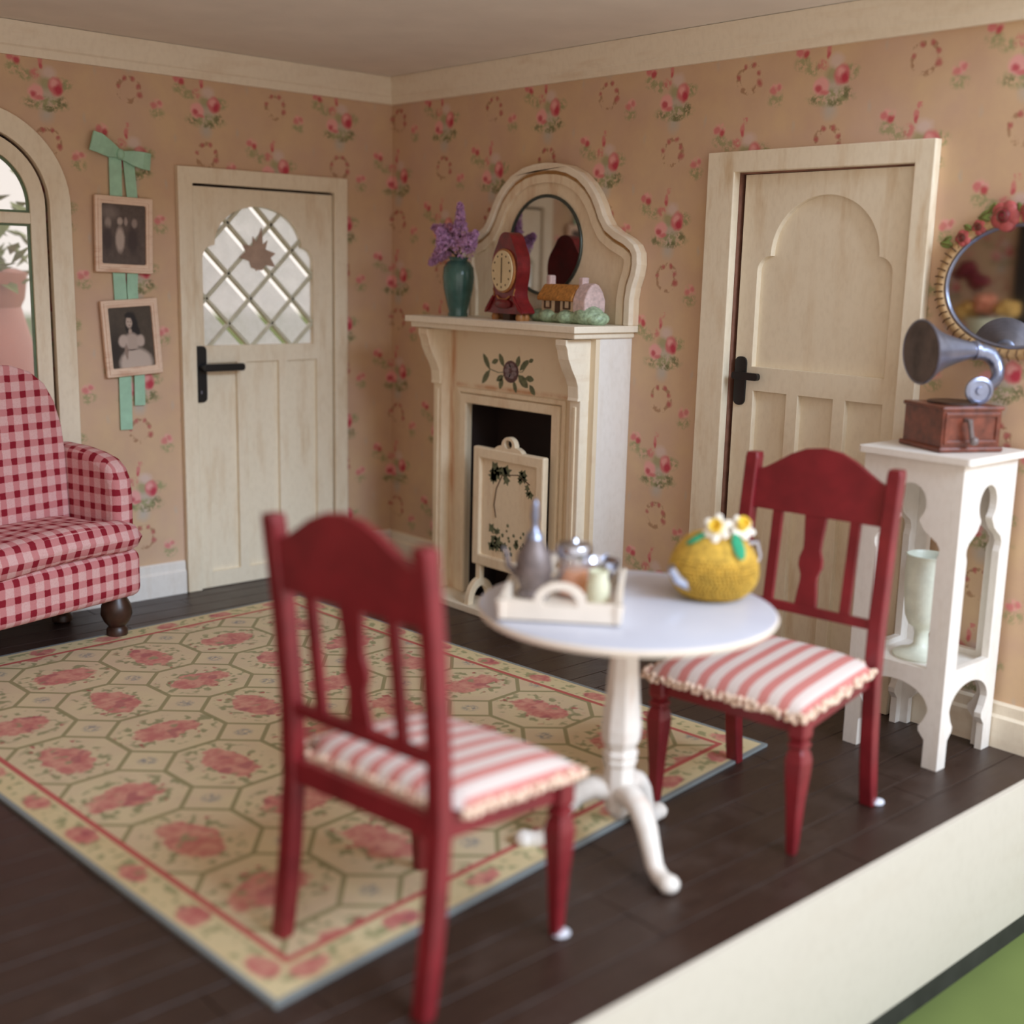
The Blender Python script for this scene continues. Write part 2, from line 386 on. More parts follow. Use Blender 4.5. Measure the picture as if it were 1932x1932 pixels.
# ------------------------------------------------------------------ mesh helpers
class MB:
    def __init__(s): s.v, s.f = [], []
    def add(s, vs, fs, mx=None):
        k = len(s.v)
        s.v += [tuple(mx @ V(p)) if mx else tuple(p) for p in vs]; s.f += [tuple(i + k for i in f) for f in fs]; return s
    def box(s, x0, x1, y0, y1, z0, z1, mx=None):
        vs = [(x, y, z) for z in (z0, z1) for y in (y0, y1) for x in (x0, x1)]
        return s.add(vs, [(0, 2, 3, 1), (4, 5, 7, 6), (0, 1, 5, 4), (2, 6, 7, 3), (0, 4, 6, 2), (1, 3, 7, 5)], mx)
    def prism(s, outer, d0, d1, ax='y', holes=(), mx=None):
        mp = {'x': lambda a, b, d: (d, a, b), 'y': lambda a, b, d: (a, d, b), 'z': lambda a, b, d: (a, b, d)}[ax]
        loops = [list(outer)] + [list(h) for h in holes]
        flat = [p for l in loops for p in l]; n = len(flat)
        vs = [mp(a, b, d0) for a, b in flat] + [mp(a, b, d1) for a, b in flat]
        if len(loops) == 1 and False: fs = []
        tris = tessellate_polygon([[V((a, b, 0)) for a, b in l] for l in loops])
        fs = [tuple(t) for t in tris] + [tuple(i + n for i in reversed(t)) for t in tris]
        k = 0
        for l in loops:
            m = len(l)
            for i in range(m):
                j = (i + 1) % m; fs.append((k + i, k + j, k + j + n, k + i + n))
            k += m
        return s.add(vs, fs, mx)
    def lathe(s, prof, c=(0, 0, 0), segs=24, mx=None, phase=0., sx=1., sy=1.):
        vs, fs = [], []; n = len(prof)
        for i in range(segs):
            a = 2 * pi * i / segs + phase
            vs += [(c[0] + r * cos(a) * sx, c[1] + r * sin(a) * sy, c[2] + z) for r, z in prof]
        for i in range(segs):
            j = (i + 1) % segs
            for k in range(n - 1): fs.append((i * n + k, j * n + k, j * n + k + 1, i * n + k + 1))
        fs.append(tuple(i * n for i in reversed(range(segs)))); fs.append(tuple(i * n + n - 1 for i in range(segs)))
        return s.add(vs, fs, mx)
    def tube(s, pts, r, segs=8, closed=False, mx=None, flat=1.):
        pts = [V(p) for p in pts]; n = len(pts); rs = r if isinstance(r, (list, tuple)) else [r] * n
        vs, fs = [], []; up = None
        for i, p in enumerate(pts):
            t = (pts[(i + 1) % n] - pts[i - 1]) if closed else (pts[min(i + 1, n - 1)] - pts[max(i - 1, 0)])
            t.normalize()
            if up is None: up = t.orthogonal().normalized()
            up = (up - t * up.dot(t)).normalized(); sd = t.cross(up)
            vs += [tuple(p + (up * cos(2 * pi * k / segs) + sd * sin(2 * pi * k / segs) * flat) * rs[i]) for k in range(segs)]
        for i in range(n if closed else n - 1):
            j = (i + 1) % n
            for k in range(segs):
                l = (k + 1) % segs; fs.append((i * segs + k, i * segs + l, j * segs + l, j * segs + k))
        if not closed:
            fs.append(tuple(reversed(range(segs)))); fs.append(tuple((n - 1) * segs + k for k in range(segs)))
        return s.add(vs, fs, mx)
    def sph(s, c, r, segs=10, rings=6, mx=None, e=1.):
        if not isinstance(r, (tuple, list)): r = (r, r, r)
        pw = lambda q: math.copysign(abs(q) ** e, q)
        vs = [(c[0], c[1], c[2] - r[2])]; fs = []
        for i in range(1, rings):
            th = -pi / 2 + pi * i / rings
            for k in range(segs):
                a = 2 * pi * k / segs
                vs.append((c[0] + r[0] * pw(cos(th)) * pw(cos(a)), c[1] + r[1] * pw(cos(th)) * pw(sin(a)), c[2] + r[2] * pw(sin(th))))
        vs.append((c[0], c[1], c[2] + r[2])); t = len(vs) - 1
        for k in range(segs):
            l = (k + 1) % segs; fs.append((0, 1 + l, 1 + k)); fs.append((t, 1 + (rings - 2) * segs + k, 1 + (rings - 2) * segs + l))
            for i in range(rings - 2): fs.append((1 + i * segs + k, 1 + i * segs + l, 1 + (i + 1) * segs + l, 1 + (i + 1) * segs + k))
        return s.add(vs, fs, mx)
    def loft(s, rings, caps=True, mx=None):
        n = len(rings[0]); vs = [p for r in rings for p in r]; fs = []
        for i in range(len(rings) - 1):
            for k in range(n):
                l = (k + 1) % n; fs.append((i * n + k, i * n + l, (i + 1) * n + l, (i + 1) * n + k))
        if caps: fs.append(tuple(reversed(range(n)))); fs.append(tuple((len(rings) - 1) * n + k for k in range(n)))
        return s.add(vs, fs, mx)
    def mesh(s, name, smooth=None):
        me = bpy.data.meshes.new(name); me.from_pydata(s.v, [], s.f)
        bm = bmesh.new(); bm.from_mesh(me); bmesh.ops.recalc_face_normals(bm, faces=bm.faces); bm.to_mesh(me); bm.free()
        if smooth:
            for p in me.polygons: p.use_smooth = True
            me.set_sharp_from_angle(angle=R(smooth))
        return me
    def build(s, name, mat, parent=None, smooth=None, bevel=0., seg=2, sub=0):
        me = s.mesh(name, smooth); me.materials.append(MT[mat] if isinstance(mat, str) else mat)
        o = bpy.data.objects.new(name, me); COL.objects.link(o)
        if parent: o.parent = parent
        if bevel:
            b = o.modifiers.new('bevel', 'BEVEL'); b.width = bevel; b.segments = seg; b.limit_method = 'ANGLE'; b.angle_limit = R(35)
        if sub:
            b = o.modifiers.new('sub', 'SUBSURF'); b.levels = sub; b.render_levels = sub
        return o

def thing(name, label, cat, loc=(0, 0, 0), rz=0., group=None):
    o = bpy.data.objects.new(name, None); COL.objects.link(o); o.location = loc; o.rotation_euler = (0, 0, rz); o.empty_display_size = .05
    o['label'] = label; o['category'] = cat
    if group: o['group'] = group
    return o
def tag(o, label, cat=None, group=None, kind=None):
    o['label'] = label
    if cat: o['category'] = cat
    if group: o['group'] = group
    if kind: o['kind'] = kind
    return o
def struct(o, label, cat): return tag(o, label, cat, kind='structure')
def arc(cx, cy, rx, ry, a0, a1, n): return [(cx + rx * cos(R(a0 + (a1 - a0) * i / n)), cy + ry * sin(R(a0 + (a1 - a0) * i / n))) for i in range(n + 1)]
def rrect(x0, x1, y0, y1, r, n=4):
    return arc(x1 - r, y0 + r, r, r, -90, 0, n) + arc(x1 - r, y1 - r, r, r, 0, 90, n) + arc(x0 + r, y1 - r, r, r, 90, 180, n) + arc(x0 + r, y0 + r, r, r, 180, 270, n)
def ell(cx, cy, rx, ry, n=32): return [(cx + rx * cos(2 * pi * i / n), cy + ry * sin(2 * pi * i / n)) for i in range(n)]
def clip(poly, a, b, c):                         # keep a*x+b*y <= c
    out = []
    for i, p in enumerate(poly):
        q = poly[(i + 1) % len(poly)]; dp, dq = a * p[0] + b * p[1] - c, a * q[0] + b * q[1] - c
        if dp <= 0: out.append(p)
        if dp * dq < 0: t = dp / (dp - dq); out.append((p[0] + (q[0] - p[0]) * t, p[1] + (q[1] - p[1]) * t))
    return out
def chaikin(p, n=2):
    for _ in range(n):
        q = []
        for i in range(len(p)):
            a, b_ = p[i], p[(i + 1) % len(p)]
            q += [(.75 * a[0] + .25 * b_[0], .75 * a[1] + .25 * b_[1]), (.25 * a[0] + .75 * b_[0], .25 * a[1] + .75 * b_[1])]
        p = q
    return p
def parea(p): return .5 * sum(p[i][0] * p[(i + 1) % len(p)][1] - p[(i + 1) % len(p)][0] * p[i][1] for i in range(len(p)))
def inset(poly, d):
    n = len(poly); s = 1 if parea(poly) > 0 else -1; out = []
    for i in range(n):
        p0, p1, p2 = V(poly[i - 1]), V(poly[i]), V(poly[(i + 1) % n])
        e1, e2 = (p1 - p0).normalized(), (p2 - p1).normalized()
        n1, n2 = V((-e1.y, e1.x)) * s, V((-e2.y, e2.x)) * s
        b = (n1 + n2); b = b / max(.35, b.length_squared) * 2 / 2
        b = (n1 + n2).normalized(); k = d / max(.5, b.dot(n1)); out.append(tuple(p1 + b * k))
    return out

# ------------------------------------------------------------------ the setting
FY, LX, CZ = -3.855, -4.6, 2.622
o = MB().box(-30, 30, -4.55, 45, -.70, -.60).build('ground', 'lawn'); struct(o, 'flat green lawn surface below and around the house', 'ground')
fl = MB().box(LX, .12, FY + .012, .12, -.06, -.012).build('floor', 'dark'); struct(fl, 'dark brown plank floor of the parlour', 'floor')
# planks: rows along x, joints staggered
rows, pw = 30, .1285
y = FY + .004; row = 0
while y < -.001:
    y1 = min(y + pw, -.0); xs = [LX]; xx = LX + random.uniform(.5, 1.3)
    while xx < -.35: xs.append(xx); xx += random.uniform(1.1, 1.7)
    xs.append(0.)
    if row == 1: xs = [LX, -3.2, -1.9, -.62, 0.]
    for a, b_ in zip(xs, xs[1:]):
        dz = random.uniform(-.0012, .0)
        MB().box(a + .0012, b_ - .0012, y + .0015, y1 - .0015, -.012, dz).build('plank', 'plank', fl, bevel=.0015, seg=1)
    y = y1; row += 1
o = MB().box(LX, .12, FY - .012, FY + .003, -.515, .001).box(LX, .12, FY - .002, FY + .003, .0, .004).build('trim_3', 'fascia', bevel=.004)
struct(o, 'wide cream painted board along the open front edge of the floor', 'trim')
o = MB().box(LX, .12, FY - .004, .3, -.60, -.515).box(LX, .12, FY + .05, .3, -.515, -.06).build('trim_4', 'fascia_black'); struct(o, 'narrow black strip under the cream front board', 'trim')  # one even black band below the front board
o = MB().box(LX - .12, .12, FY, .12, CZ, CZ + .08).build('ceiling', 'ceiling'); struct(o, 'plain beige ceiling', 'ceiling')

# left (back) wall with door and arched window openings
DL0, DL1, DLT = -1.205, -.388, 2.010
win_c, win_r, win_z, win_b = -2.22, .42, 1.86, .46
hole_w = [(win_c - .33, win_b), (win_c + .33, win_b)] + arc(win_c, win_z, .33, .33, 0, 180, 24)
wl = MB().prism([(LX, 0), (DL0, 0), (DL0, DLT), (DL1, DLT), (DL1, 0), (.0, 0), (.0, CZ), (LX, CZ)], 0, .10, 'y', [hole_w]).build('wall_left', 'paper_x')
struct(wl, 'left wall in peach wallpaper printed with rose sprays', 'wall')
DR0, DR1, DRT = -2.345, -3.150, 2.045
wr = MB().prism([(FY, 0), (DR1, 0), (DR1, DRT), (DR0, DRT), (DR0, 0), (.10, 0), (.10, CZ), (FY, CZ)], 0, .10, 'x').build('wall_right', 'paper_y')
struct(wr, 'right wall in peach wallpaper printed with rose sprays', 'wall')
o = MB().box(.095, .12, DR1 - .05, DR0 + .05, -.01, DRT + .05).build('gap_backing', 'dark'); struct(o, 'added dark sheet standing in for shade behind the panelled door', 'wall')  # added dark sheet, keeps outside light from leaking past the ajar door
ws = MB().box(LX - .1, LX, FY, .1, 0, CZ).build('wall_side', 'paper_y'); struct(ws, 'far side wall in rose wallpaper seen only in mirrors', 'wall')

# crown mouldings, mitred at the corner
prof = [(0, 2.484), (.018, 2.484), (.022, 2.505), (.022, 2.518), (.030, 2.526), (.040, 2.585), (.046, 2.600), (.046, 2.620), (0, 2.620)]
def sweep(pts, axis):
    a, b_ = [], []
    for d, z in pts:
        if axis == 'x': a.append((LX, -d, z)); b_.append((-d, -d, z))
        else: a.append((-d, -d, z)); b_.append((-d, FY, z))
    return MB().loft([a, b_])
struct(sweep(prof, 'x').build('trim_1', 'white_trim', smooth=25), 'stepped cream crown moulding above the left wall', 'trim')
struct(sweep(prof, 'y').build('trim_2', 'white_trim', smooth=25), 'stepped cream crown moulding above the right wall', 'trim')
bprof = [(0, 0), (.026, 0), (.026, .112), (.016, .122), (.016, .158), (.008, .166), (0, .166)]
def base_l(x0, x1): return MB().loft([[(x0, -d, z) for d, z in bprof], [(x1, -d, z) for d, z in bprof]])
bl = base_l(LX, -1.285); bl.loft([[(-.315, -d, z) for d, z in bprof], [(-.0, -d, z) for d, z in bprof]])
struct(bl.build('baseboard_left', 'white'), 'white stepped baseboard along the left wall', 'baseboard')
br = MB()
for a, b_ in ((-.03, -.70), (-1.80, -2.235), (-3.235, FY)): br.loft([[(-d, a, z) for d, z in bprof], [(-d, b_, z) for d, z in bprof]])
struct(br.build('baseboard_right', 'white_trim'), 'cream stepped baseboard along the right wall', 'baseboard')

# ------------------------------------------------------------------ doors
def ogee(cx, half, neck, z0, zs, top, s=1):
    r = half - neck
    return ([(cx - half, z0), (cx + half, z0)] + arc(cx + neck, zs, r, r, 0, 90, 8) + arc(cx, zs + r + .004, neck, top - zs - r - .004, 0, 180, 24)[0:]
            + arc(cx - neck, zs, r, r, 90, 180, 8))
# --- door with lattice window (left wall)
d1 = thing('door_1', 'cream boarded door with diamond lattice window and brown leaf', 'door', (0, 0, 0)); d1['kind'] = 'structure'
fr = MB()
xo0, xo1, zt = -1.278, -.312, 2.082
fr.prism([(xo0, 0), (DL0 + .004, 0), (DL0 + .004, DLT - .004), (DL1 - .004, DLT - .004), (DL1 - .004, 0), (xo1, 0), (xo1, zt), (xo0, zt)], -.032, 0, 'y')
fr.build('door_frame', 'cream_door', d1, bevel=.004)
win1 = ogee(-.834, .316, .248, 1.232, 1.652, 1.913)
pz0, pz1 = .085, 1.148
pan1 = [(-1.133, -.972), (-.918, -.729), (-.676, -.497)]
sl = MB().prism([(DL0 + .010, .004), (DL1 - .010, .004), (DL1 - .010, DLT - .016), (DL0 + .010, DLT - .016)], -.014, .022, 'y',
                [win1] + [[(a, pz0), (b_, pz0), (b_, pz1), (a, pz1)] for a, b_ in pan1])
sl.build('door_slab', 'cream_door', d1, bevel=.004)
for a, b_ in pan1: MB().box(a - .004, b_ + .004, .004, .020, pz0 - .004, pz1 + .004).build('panel', 'cream_door', d1)
MB().prism([(DL0 - .02, 0), (DL0 + .03, 0), (DL0 + .03, DLT - .03), (DL1 - .03, DLT - .03), (DL1 - .03, 0), (DL1 + .02, 0), (DL1 + .02, DLT + .02), (DL0 - .02, DLT + .02)], .024, .06, 'y').build('gap_shade_frame', 'dark', d1)  # added dark frame, blocks light around the slab so its gap reads as shade
# lattice bars, clipped to the opening, and one pane per diamond
nx0, nz0, st = -.882, 1.462, .1225
hw = .0075 * 1.414
wclip = inset(win1, -.004)
for sgn in (1, -1):
    for k in range(-14, 15):
        c = nz0 - sgn * nx0 + 2 * st * k                       # z - sgn*x = c
        p = clip(clip(win1, -sgn, 1, c + hw), sgn, -1, -(c - hw))
        if len(p) > 2 and abs(parea(p)) > 2e-4:
            MB().prism(p, -.006, .022, 'y').build('lattice_bar', 'came', d1, bevel=.002, seg=1)
for i in range(-12, 13):
    for j in range(-12, 13):
        c1, c2 = nz0 - nx0 + 2 * st * i, nz0 + nx0 + 2 * st * j
        p = clip(clip(clip(clip(win1, -1, 1, c1 + 2 * st - hw), 1, -1, -(c1 + hw)), 1, 1, c2 + 2 * st - hw), -1, -1, -(c2 + hw))
        if len(p) > 2 and abs(parea(p)) > 3e-4:
            p = [q for q in clip(clip(p, 1, 1, c2 + 2 * st - hw - .030), -1, 1, c1 + 2 * st - hw - .004)]
            if len(p) > 2: MB().prism(p, .012, .015, 'y').build('pane', 'pane', d1)
leaf = []
for i, (a, r_) in enumerate([(90, .105), (72, .05), (62, .075), (48, .045), (20, .085), (8, .06), (-12, .088), (-30, .045), (-60, .05), (-84, .045), (-90, .05), (-96, .045), (-120, .05), (-150, .045), (192, .088), (172, .06), (160, .085), (132, .045), (118, .075), (108, .05)]):
    leaf.append((-.842 + 1.2 * r_ * cos(R(a - 10)), 1.668 + 1.4 * r_ * sin(R(a - 10))))
tag(MB().prism(leaf, -.016, -.008, 'y').build('leaf_cutout', 'brown_leaf', d1), 'brown maple leaf cutout fixed over the lattice')
pl = MB().prism(rrect(-1.213, -1.146, .955, 1.232, .022), -.026, -.014, 'y').build('lock_plate', 'black', d1, bevel=.004)
hd = MB().tube([(-1.178, -.026, 1.130), (-1.178, -.06, 1.130)], .012, 10).prism(rrect(-1.186, -.962, 1.110, 1.146, .012), -.078, -.056, 'y').build('lever_handle', 'black', d1, bevel=.004)
MB().prism(ell(-1.178, 1.005, .004, .009, 10), -.0275, -.025, 'y').build('keyhole', 'silver', pl)
# --- panelled door (right wall), slightly ajar
d2 = thing('door_2', 'cream panelled door with raised arch, black latch, slightly ajar', 'door', (0, 0, 0)); d2['kind'] = 'structure'
MB().prism([(-2.212, 0), (DR0 - .004, 0), (DR0 - .004, DRT - .004), (DR1 + .004, DRT - .004), (DR1 + .004, 0), (-3.222, 0), (-3.222, 2.122), (-2.212, 2.122)], -.042, 0, 'x').build('door_frame', 'cream_door', d2, bevel=.004)
MB().prism([(DR0 + .006, 0), (DR0 - .006, 0), (DR0 - .006, DRT - .010), (DR1 + .006, DRT - .010), (DR1 + .006, 0), (DR1 - .006, 0), (DR1 - .006, DRT + .006), (DR0 + .006, DRT + .006)], .0, .09, 'x').build('door_jamb', 'edgewood', d2)
hinge = bpy.data.objects.new('door_leaf', None); COL.objects.link(hinge); hinge.parent = d2; hinge.location = (.006, DR1 + .010, 0); hinge.rotation_euler = (0, 0, R(-1.6))
def dl(p): return [(a - (DR1 + .010), b_) for a, b_ in p]
wide = (DR0 - .024) - (DR1 + .010)
arch2 = dl(ogee(-2.765, .310, .248, 1.270, 1.652, 1.945))
pan2 = [(-2.47, -2.637), (-2.693, -2.858), (-2.914, -3.078)]
q1, q2 = .09, 1.172
tr = lambda a: a - (DR1 + .010)
MB().prism([(0, .004), (wide, .004), (wide, DRT - .012), (0, DRT - .012)], -.016, .030, 'x', [arch2] + [[(tr(b_), q1), (tr(a), q1), (tr(a), q2), (tr(b_), q2)] for a, b_ in pan2]).build('slab', 'cream_door', hinge, bevel=.004)
MB().prism(inset(arch2, -.006), .010, .026, 'x').build('arch_panel', 'cream_door', hinge)
for a, b_ in pan2: MB().box(.010, .026, tr(b_) - .004, tr(a) + .004, q1 - .004, q2 + .004).build('panel', 'cream_door', hinge)
MB().box(-.010, .027, wide, wide + .003, .004, DRT - .012).build('door_edge', 'edgewood', hinge)
MB().prism(rrect(tr(-2.432), tr(-2.374), 1.108, 1.308, .024), -.024, -.012, 'x').build('latch_plate', 'black', hinge, bevel=.004)
MB().tube([(-.02, tr(-2.403), 1.232), (-.05, tr(-2.403), 1.232)], .011, 10).prism(rrect(tr(-2.525), tr(-2.392), 1.217, 1.247, .012), -.066, -.046, 'x').build('lever_handle', 'black', hinge, bevel=.004)

# --- arched window (left wall)
w1 = thing('window_1', 'cream arched window with leaded panes behind the armchair', 'window', (0, 0, 0)); w1['kind'] = 'structure'
def archp(half, zb): return [(win_c - half, zb), (win_c + half, zb)] + arc(win_c, win_z, half, half, 0, 180, 32)
MB().prism(archp(.42, win_b - .06), -.034, 0, 'y', [archp(.325, win_b)]).build('casing', 'cream_door', w1, bevel=.006)
MB().prism(archp(.312, win_b + .012), -.014, .03, 'y', [archp(.245, win_b + .08)]).build('sash', 'cream_door', w1, bevel=.005)
MB().prism(archp(.345, win_b - .02), .034, .05, 'y', [archp(.27, win_b + .05)]).build('rebate', 'dark', w1)
MB().box(win_c - .25, win_c + .25, -.010, .024, 1.782, 1.830).build('transom', 'cream_door', w1, bevel=.004)
MB().box(win_c - .018, win_c + .018, -.008, .022, win_b + .07, win_z + .25).build('mullion', 'cream_door', w1, bevel=.004)
MB().box(win_c - .47, win_c + .47, -.075, 0, win_b - .10, win_b - .06).build('window_sill', 'cream_door', w1, bevel=.006)
for sx in (-1, 1):
    up = [(win_c + sx * .018, 1.83)] + [(win_c + sx * a, b_) for a, b_ in [(.245, 1.83)] + [(.245 * cos(R(t)), win_z + .245 * sin(R(t))) for t in range(0, 86, 6)]]
    lo = [(win_c + sx * .018, win_b + .08), (win_c + sx * .245, win_b + .08), (win_c + sx * .245, 1.782), (win_c + sx * .018, 1.782)]
    for pp in (up, lo):
        if parea(pp) < 0: pp = pp[::-1]
        g = MB().prism(pp, .004, .008, 'y').build('pane', 'pane_clear', w1)
        MB().prism(pp, .000, .012, 'y', [inset(pp, .010)]).build('leading', 'leaded_green', g)
# garden beyond the window
po = MB().lathe([(.0, .0), (.60, .0), (.66, .6), (.66, 1.3), (.60, 1.75), (.54, 1.98), (.56, 2.02), (.58, 2.16), (.52, 2.18), (.48, 2.1), (.0, 2.05)], segs=40).build('garden_pot', 'terracotta', smooth=40)
po.location = (-2.10, 1.35, -.6); tag(po, 'large salmon terracotta pot standing outside the arched window', 'pot')
sh = thing('garden_plant', 'leafy plant growing in the terracotta pot outside', 'plant', (-2.10, 1.35, 1.47))
lf = MB()
for i in range(420):
    a, t, e = random.uniform(0, 2 * pi), random.uniform(.05, .66), random.uniform(.06, 1.1) ** 1.5
    c = V((cos(a) * t, sin(a) * t, e)); q = M.Translation(c) @ M.Rotation(random.uniform(0, 6), 4, 'Z') @ M.Rotation(random.uniform(-1, 1), 4, 'X')
    s_ = random.uniform(.05, .10)
    lf.add([(0, -s_, 0), (s_ * .5, 0, .01), (0, s_, .0), (-s_ * .5, 0, .01), (0, 0, -.012)], [(0, 1, 4), (1, 2, 4), (2, 3, 4), (3, 0, 4), (0, 3, 2, 1)], q)
lo_ = lf.build('foliage', 'leaf_garden', sh); lo_['kind'] = 'stuff'
sm_ = MB()
for i in range(9):
    a = i * .7; sm_.tube([(0.05 * cos(a), .05 * sin(a), 0), (.25 * cos(a), .25 * sin(a), .35), (.42 * cos(a), .42 * sin(a), .75)], .012, 6)
sm_.build('stems', 'stem', sh)

# ------------------------------------------------------------------ fireplace (right wall)
FC = -1.250
fp = thing('fireplace', 'cream fireplace with arched overmantel, corbels and painted rose', 'fireplace', (0, FC, 0))
ya = lambda y: y - FC
bh, oh = .548, .302
opn = [(-oh, .036), (oh, .036), (oh, .992), (-oh, .992)]
MB().prism([(-bh, 0), (-oh - .004, 0), (-oh - .004, .996), (oh + .004, .996), (oh + .004, 0), (bh, 0), (bh, 1.352), (-bh, 1.352)], -.230, -.205, 'x').build('front_panel', 'fp_front', fp, bevel=.003)
for s_ in (-1, 1):
    MB().box(-.205, 0, s_ * bh - (.02 if s_ > 0 else 0), s_ * bh + (.02 if s_ < 0 else 0), 0, 1.352).build('side_panel', 'white' if s_ < 0 else 'cream', fp, bevel=.002)  # side facing the daylight is whiter, its brightness put into the paint
fb = MB(); fb.box(-.03, -.01, -oh - .03, oh + .03, .03, 1.03); fb.box(-.205, -.01, -oh - .03, -oh - .004, .03, 1.03); fb.box(-.205, -.01, oh + .004, oh + .03, .03, 1.03); fb.box(-.205, -.01, -oh - .03, oh + .03, .996, 1.03)
fb.build('firebox', 'dark', fp)
MB().prism([(-oh - .05, .034), (-oh, .034), (-oh, .992), (oh, .992), (oh, .034), (oh + .05, .034), (oh + .05, 1.036), (-oh - .05, 1.036)], -.252, -.225, 'x').build('opening_frame', 'cream', fp, bevel=.006)
MB().prism([(-oh - .078, .034), (-oh - .054, .034), (-oh - .054, 1.040), (oh + .054, 1.040), (oh + .054, .034), (oh + .078, .034), (oh + .078, 1.064), (-oh - .078, 1.064)], -.242, -.228, 'x').build('outer_moulding', 'cream', fp, bevel=.005)
corb = [(-.226, 1.346), (-.382, 1.346), (-.382, 1.322)] + [(-.372, 1.30), (-.362, 1.26), (-.340, 1.215), (-.315, 1.175), (-.300, 1.14), (-.296, 1.09), (-.300, 1.075), (-.226, 1.075)]
for s_ in (-1, 1):
    c0 = s_ * (bh - .066)
    pil = MB().box(-.282, -.228, c0 - .034, c0 + .034, .034, 1.08).box(-.292, -.228, c0 - .040, c0 + .040, .034, .13).build('pilaster', 'white_trim' if s_ < 0 else 'cream', fp, bevel=.005)  # daylight-side pilaster and corbel coloured lighter, as if lit
    MB().box(-.288, -.278, c0 - .010, c0 + .010, .15, 1.05).build('reed', 'cream', pil, bevel=.004)
    MB().prism(corb, c0 - .034, c0 + .034, 'y').build('corbel', 'white_trim' if s_ < 0 else 'cream', fp, bevel=.004)
MB().box(-.400, 0, ya(-1.832), ya(-.648), 1.376, 1.405).build('mantel_shelf', 'white_trim', fp, bevel=.003)
MB().box(-.378, 0, ya(-1.812), ya(-.668), 1.350, 1.377).build('shelf_moulding', 'white_trim', fp, bevel=.006)
MB().box(-.400, -.228, -.575, .575, 0, .034).build('hearth', 'white_trim', fp, bevel=.004)
# overmantel
OC = -1.263 - FC
hp = [(.570, 1.405), (.570, 1.52), (.578, 1.57), (.597, 1.62), (.606, 1.67), (.602, 1.72), (.578, 1.757), (.535, 1.785), (.470, 1.812), (.420, 1.842), (.388, 1.885), (.366, 1.93), (.335, 1.98), (.290, 2.03), (.230, 2.075), (.150, 2.108), (.075, 2.122)]
om = [(OC + a, b_) for a, b_ in hp] + [(OC, 2.126)] + [(OC - a, b_) for a, b_ in hp[::-1]]
MB().prism(om, -.040, 0, 'x').build('overmantel_panel', 'cream', fp, bevel=.004)
om2 = [(a, b_ if b_ > 1.41 else 1.25) for a, b_ in om]
def bead(d0, d1, x0, x1, name, mat, bev):
    cl = lambda p: [(a, max(b_, 1.405)) for a, b_ in p]
    po_ = cl(inset(om2, d0)) if d0 else cl(om2)
    MB().prism(po_ + cl(inset(om2, d1))[::-1], x0, x1, 'x').build(name, mat, fp, bevel=bev)
bead(0, .034, -.066, -.036, 'outer_bead', 'white_trim', .007)
bead(.034, .050, -.044, -.036, 'groove', 'tan_wash', 0)
bead(.050, .090, -.058, -.036, 'inner_bead', 'cream', .008)
mg = MB().prism(ell(OC + .0, 1.752, .236, .222, 48), -.046, -.038, 'x').build('mirror_glass', 'mirror', fp)
MB().tube([(-.046, a, b_) for a, b_ in ell(OC, 1.752, .240, .226, 48)], .008, 8, True).build('mirror_rim', 'mirror_rim', mg, smooth=60)
# painted rose spray on the frieze (flat print)
def leafpoly(cx, cy, L, w, a):
    pts = [(0, 0), (.3, .42), (.6, .5), (.85, .28), (1, 0), (.85, -.28), (.6, -.5), (.3, -.42)]
    return [(cx + (p * L) * cos(R(a)) - q * w * sin(R(a)), cy + (p * L) * sin(R(a)) + q * w * cos(R(a))) for p, q in pts]
rc_y, rc_z = 0.0, 1.165
sp = MB()
for dy, dz, L, w, a in ((.05, -.01, .09, .045, -38), (.06, .01, .08, .03, 42), (.12, .055, .035, .02, 20), (.04, .02, .06, .03, 75), (.02, -.04, .06, .025, -70), (-.05, .02, .07, .03, 120), (-.09, .05, .05, .025, 200), (-.15, .0, .09, .03, 125),
                        (-.15, .0, .09, .032, 232), (-.05, -.02, .06, .028, 210), (-.06, -.03, .06, .03, 255), (.10, -.02, .06, .03, -5), (.13, -.05, .06, .03, -50)):
    sp.prism(leafpoly(-(rc_y + dy), rc_z + dz, L, w, 180 - a), -.2312, -.2300, 'x')
sp.tube([(-.2306, .16, rc_z + .005), (-.2306, .09, rc_z - .01), (-.2306, 0, rc_z), (-.2306, -.08, rc_z + .005), (-.2306, -.13, rc_z + .06)], .002, 4)
lv = sp.build('painted_leaves', 'ivy', fp)
MB().prism(ell(0, rc_z, .054, .052, 20), -.2322, -.2308, 'x').build('painted_rose', 'plum', fp)
mr = MB()
for k in range(7): mr.prism(ell(.027 * cos(k * .9), rc_z + .026 * sin(k * .9) + .004, .018, .011, 10), -.2330, -.2320, 'x')
mr.build('painted_petals', 'plum_light', fp)

# fire screen on the hearth
fs = thing('fire_screen', 'cream framed fire screen printed with ivy before the grate', 'fire screen', (-.300, -1.335, .034))
sw, s0, s1 = .245, .19, .77
MB().prism([(-sw, s0), (sw, s0), (sw, s1), (-sw, s1)], -.018, .018, 'x', [[(-sw + .05, s0 + .055), (sw - .05, s0 + .055), (sw - .05, s1 - .055), (-sw + .05, s1 - .055)]]).build('frame', 'cream', fs, bevel=.008)
MB().box(.000, .010, -sw + .045, sw - .045, s0 + .05, s1 - .05).build('panel', 'cream', fs)
hnd = MB().prism([(-.10, s1 - .002), (.10, s1 - .002), (.085, s1 + .012), (.06, s1 + .022)] + arc(0, s1 + .022, .048, .045, 0, 180, 14) + [(-.06, s1 + .022), (-.085, s1 + .012)], -.014, .014, 'x', [ell(0, s1 + .032, .026, .020, 16)])
hnd.build('handle', 'cream', fs, bevel=.004)
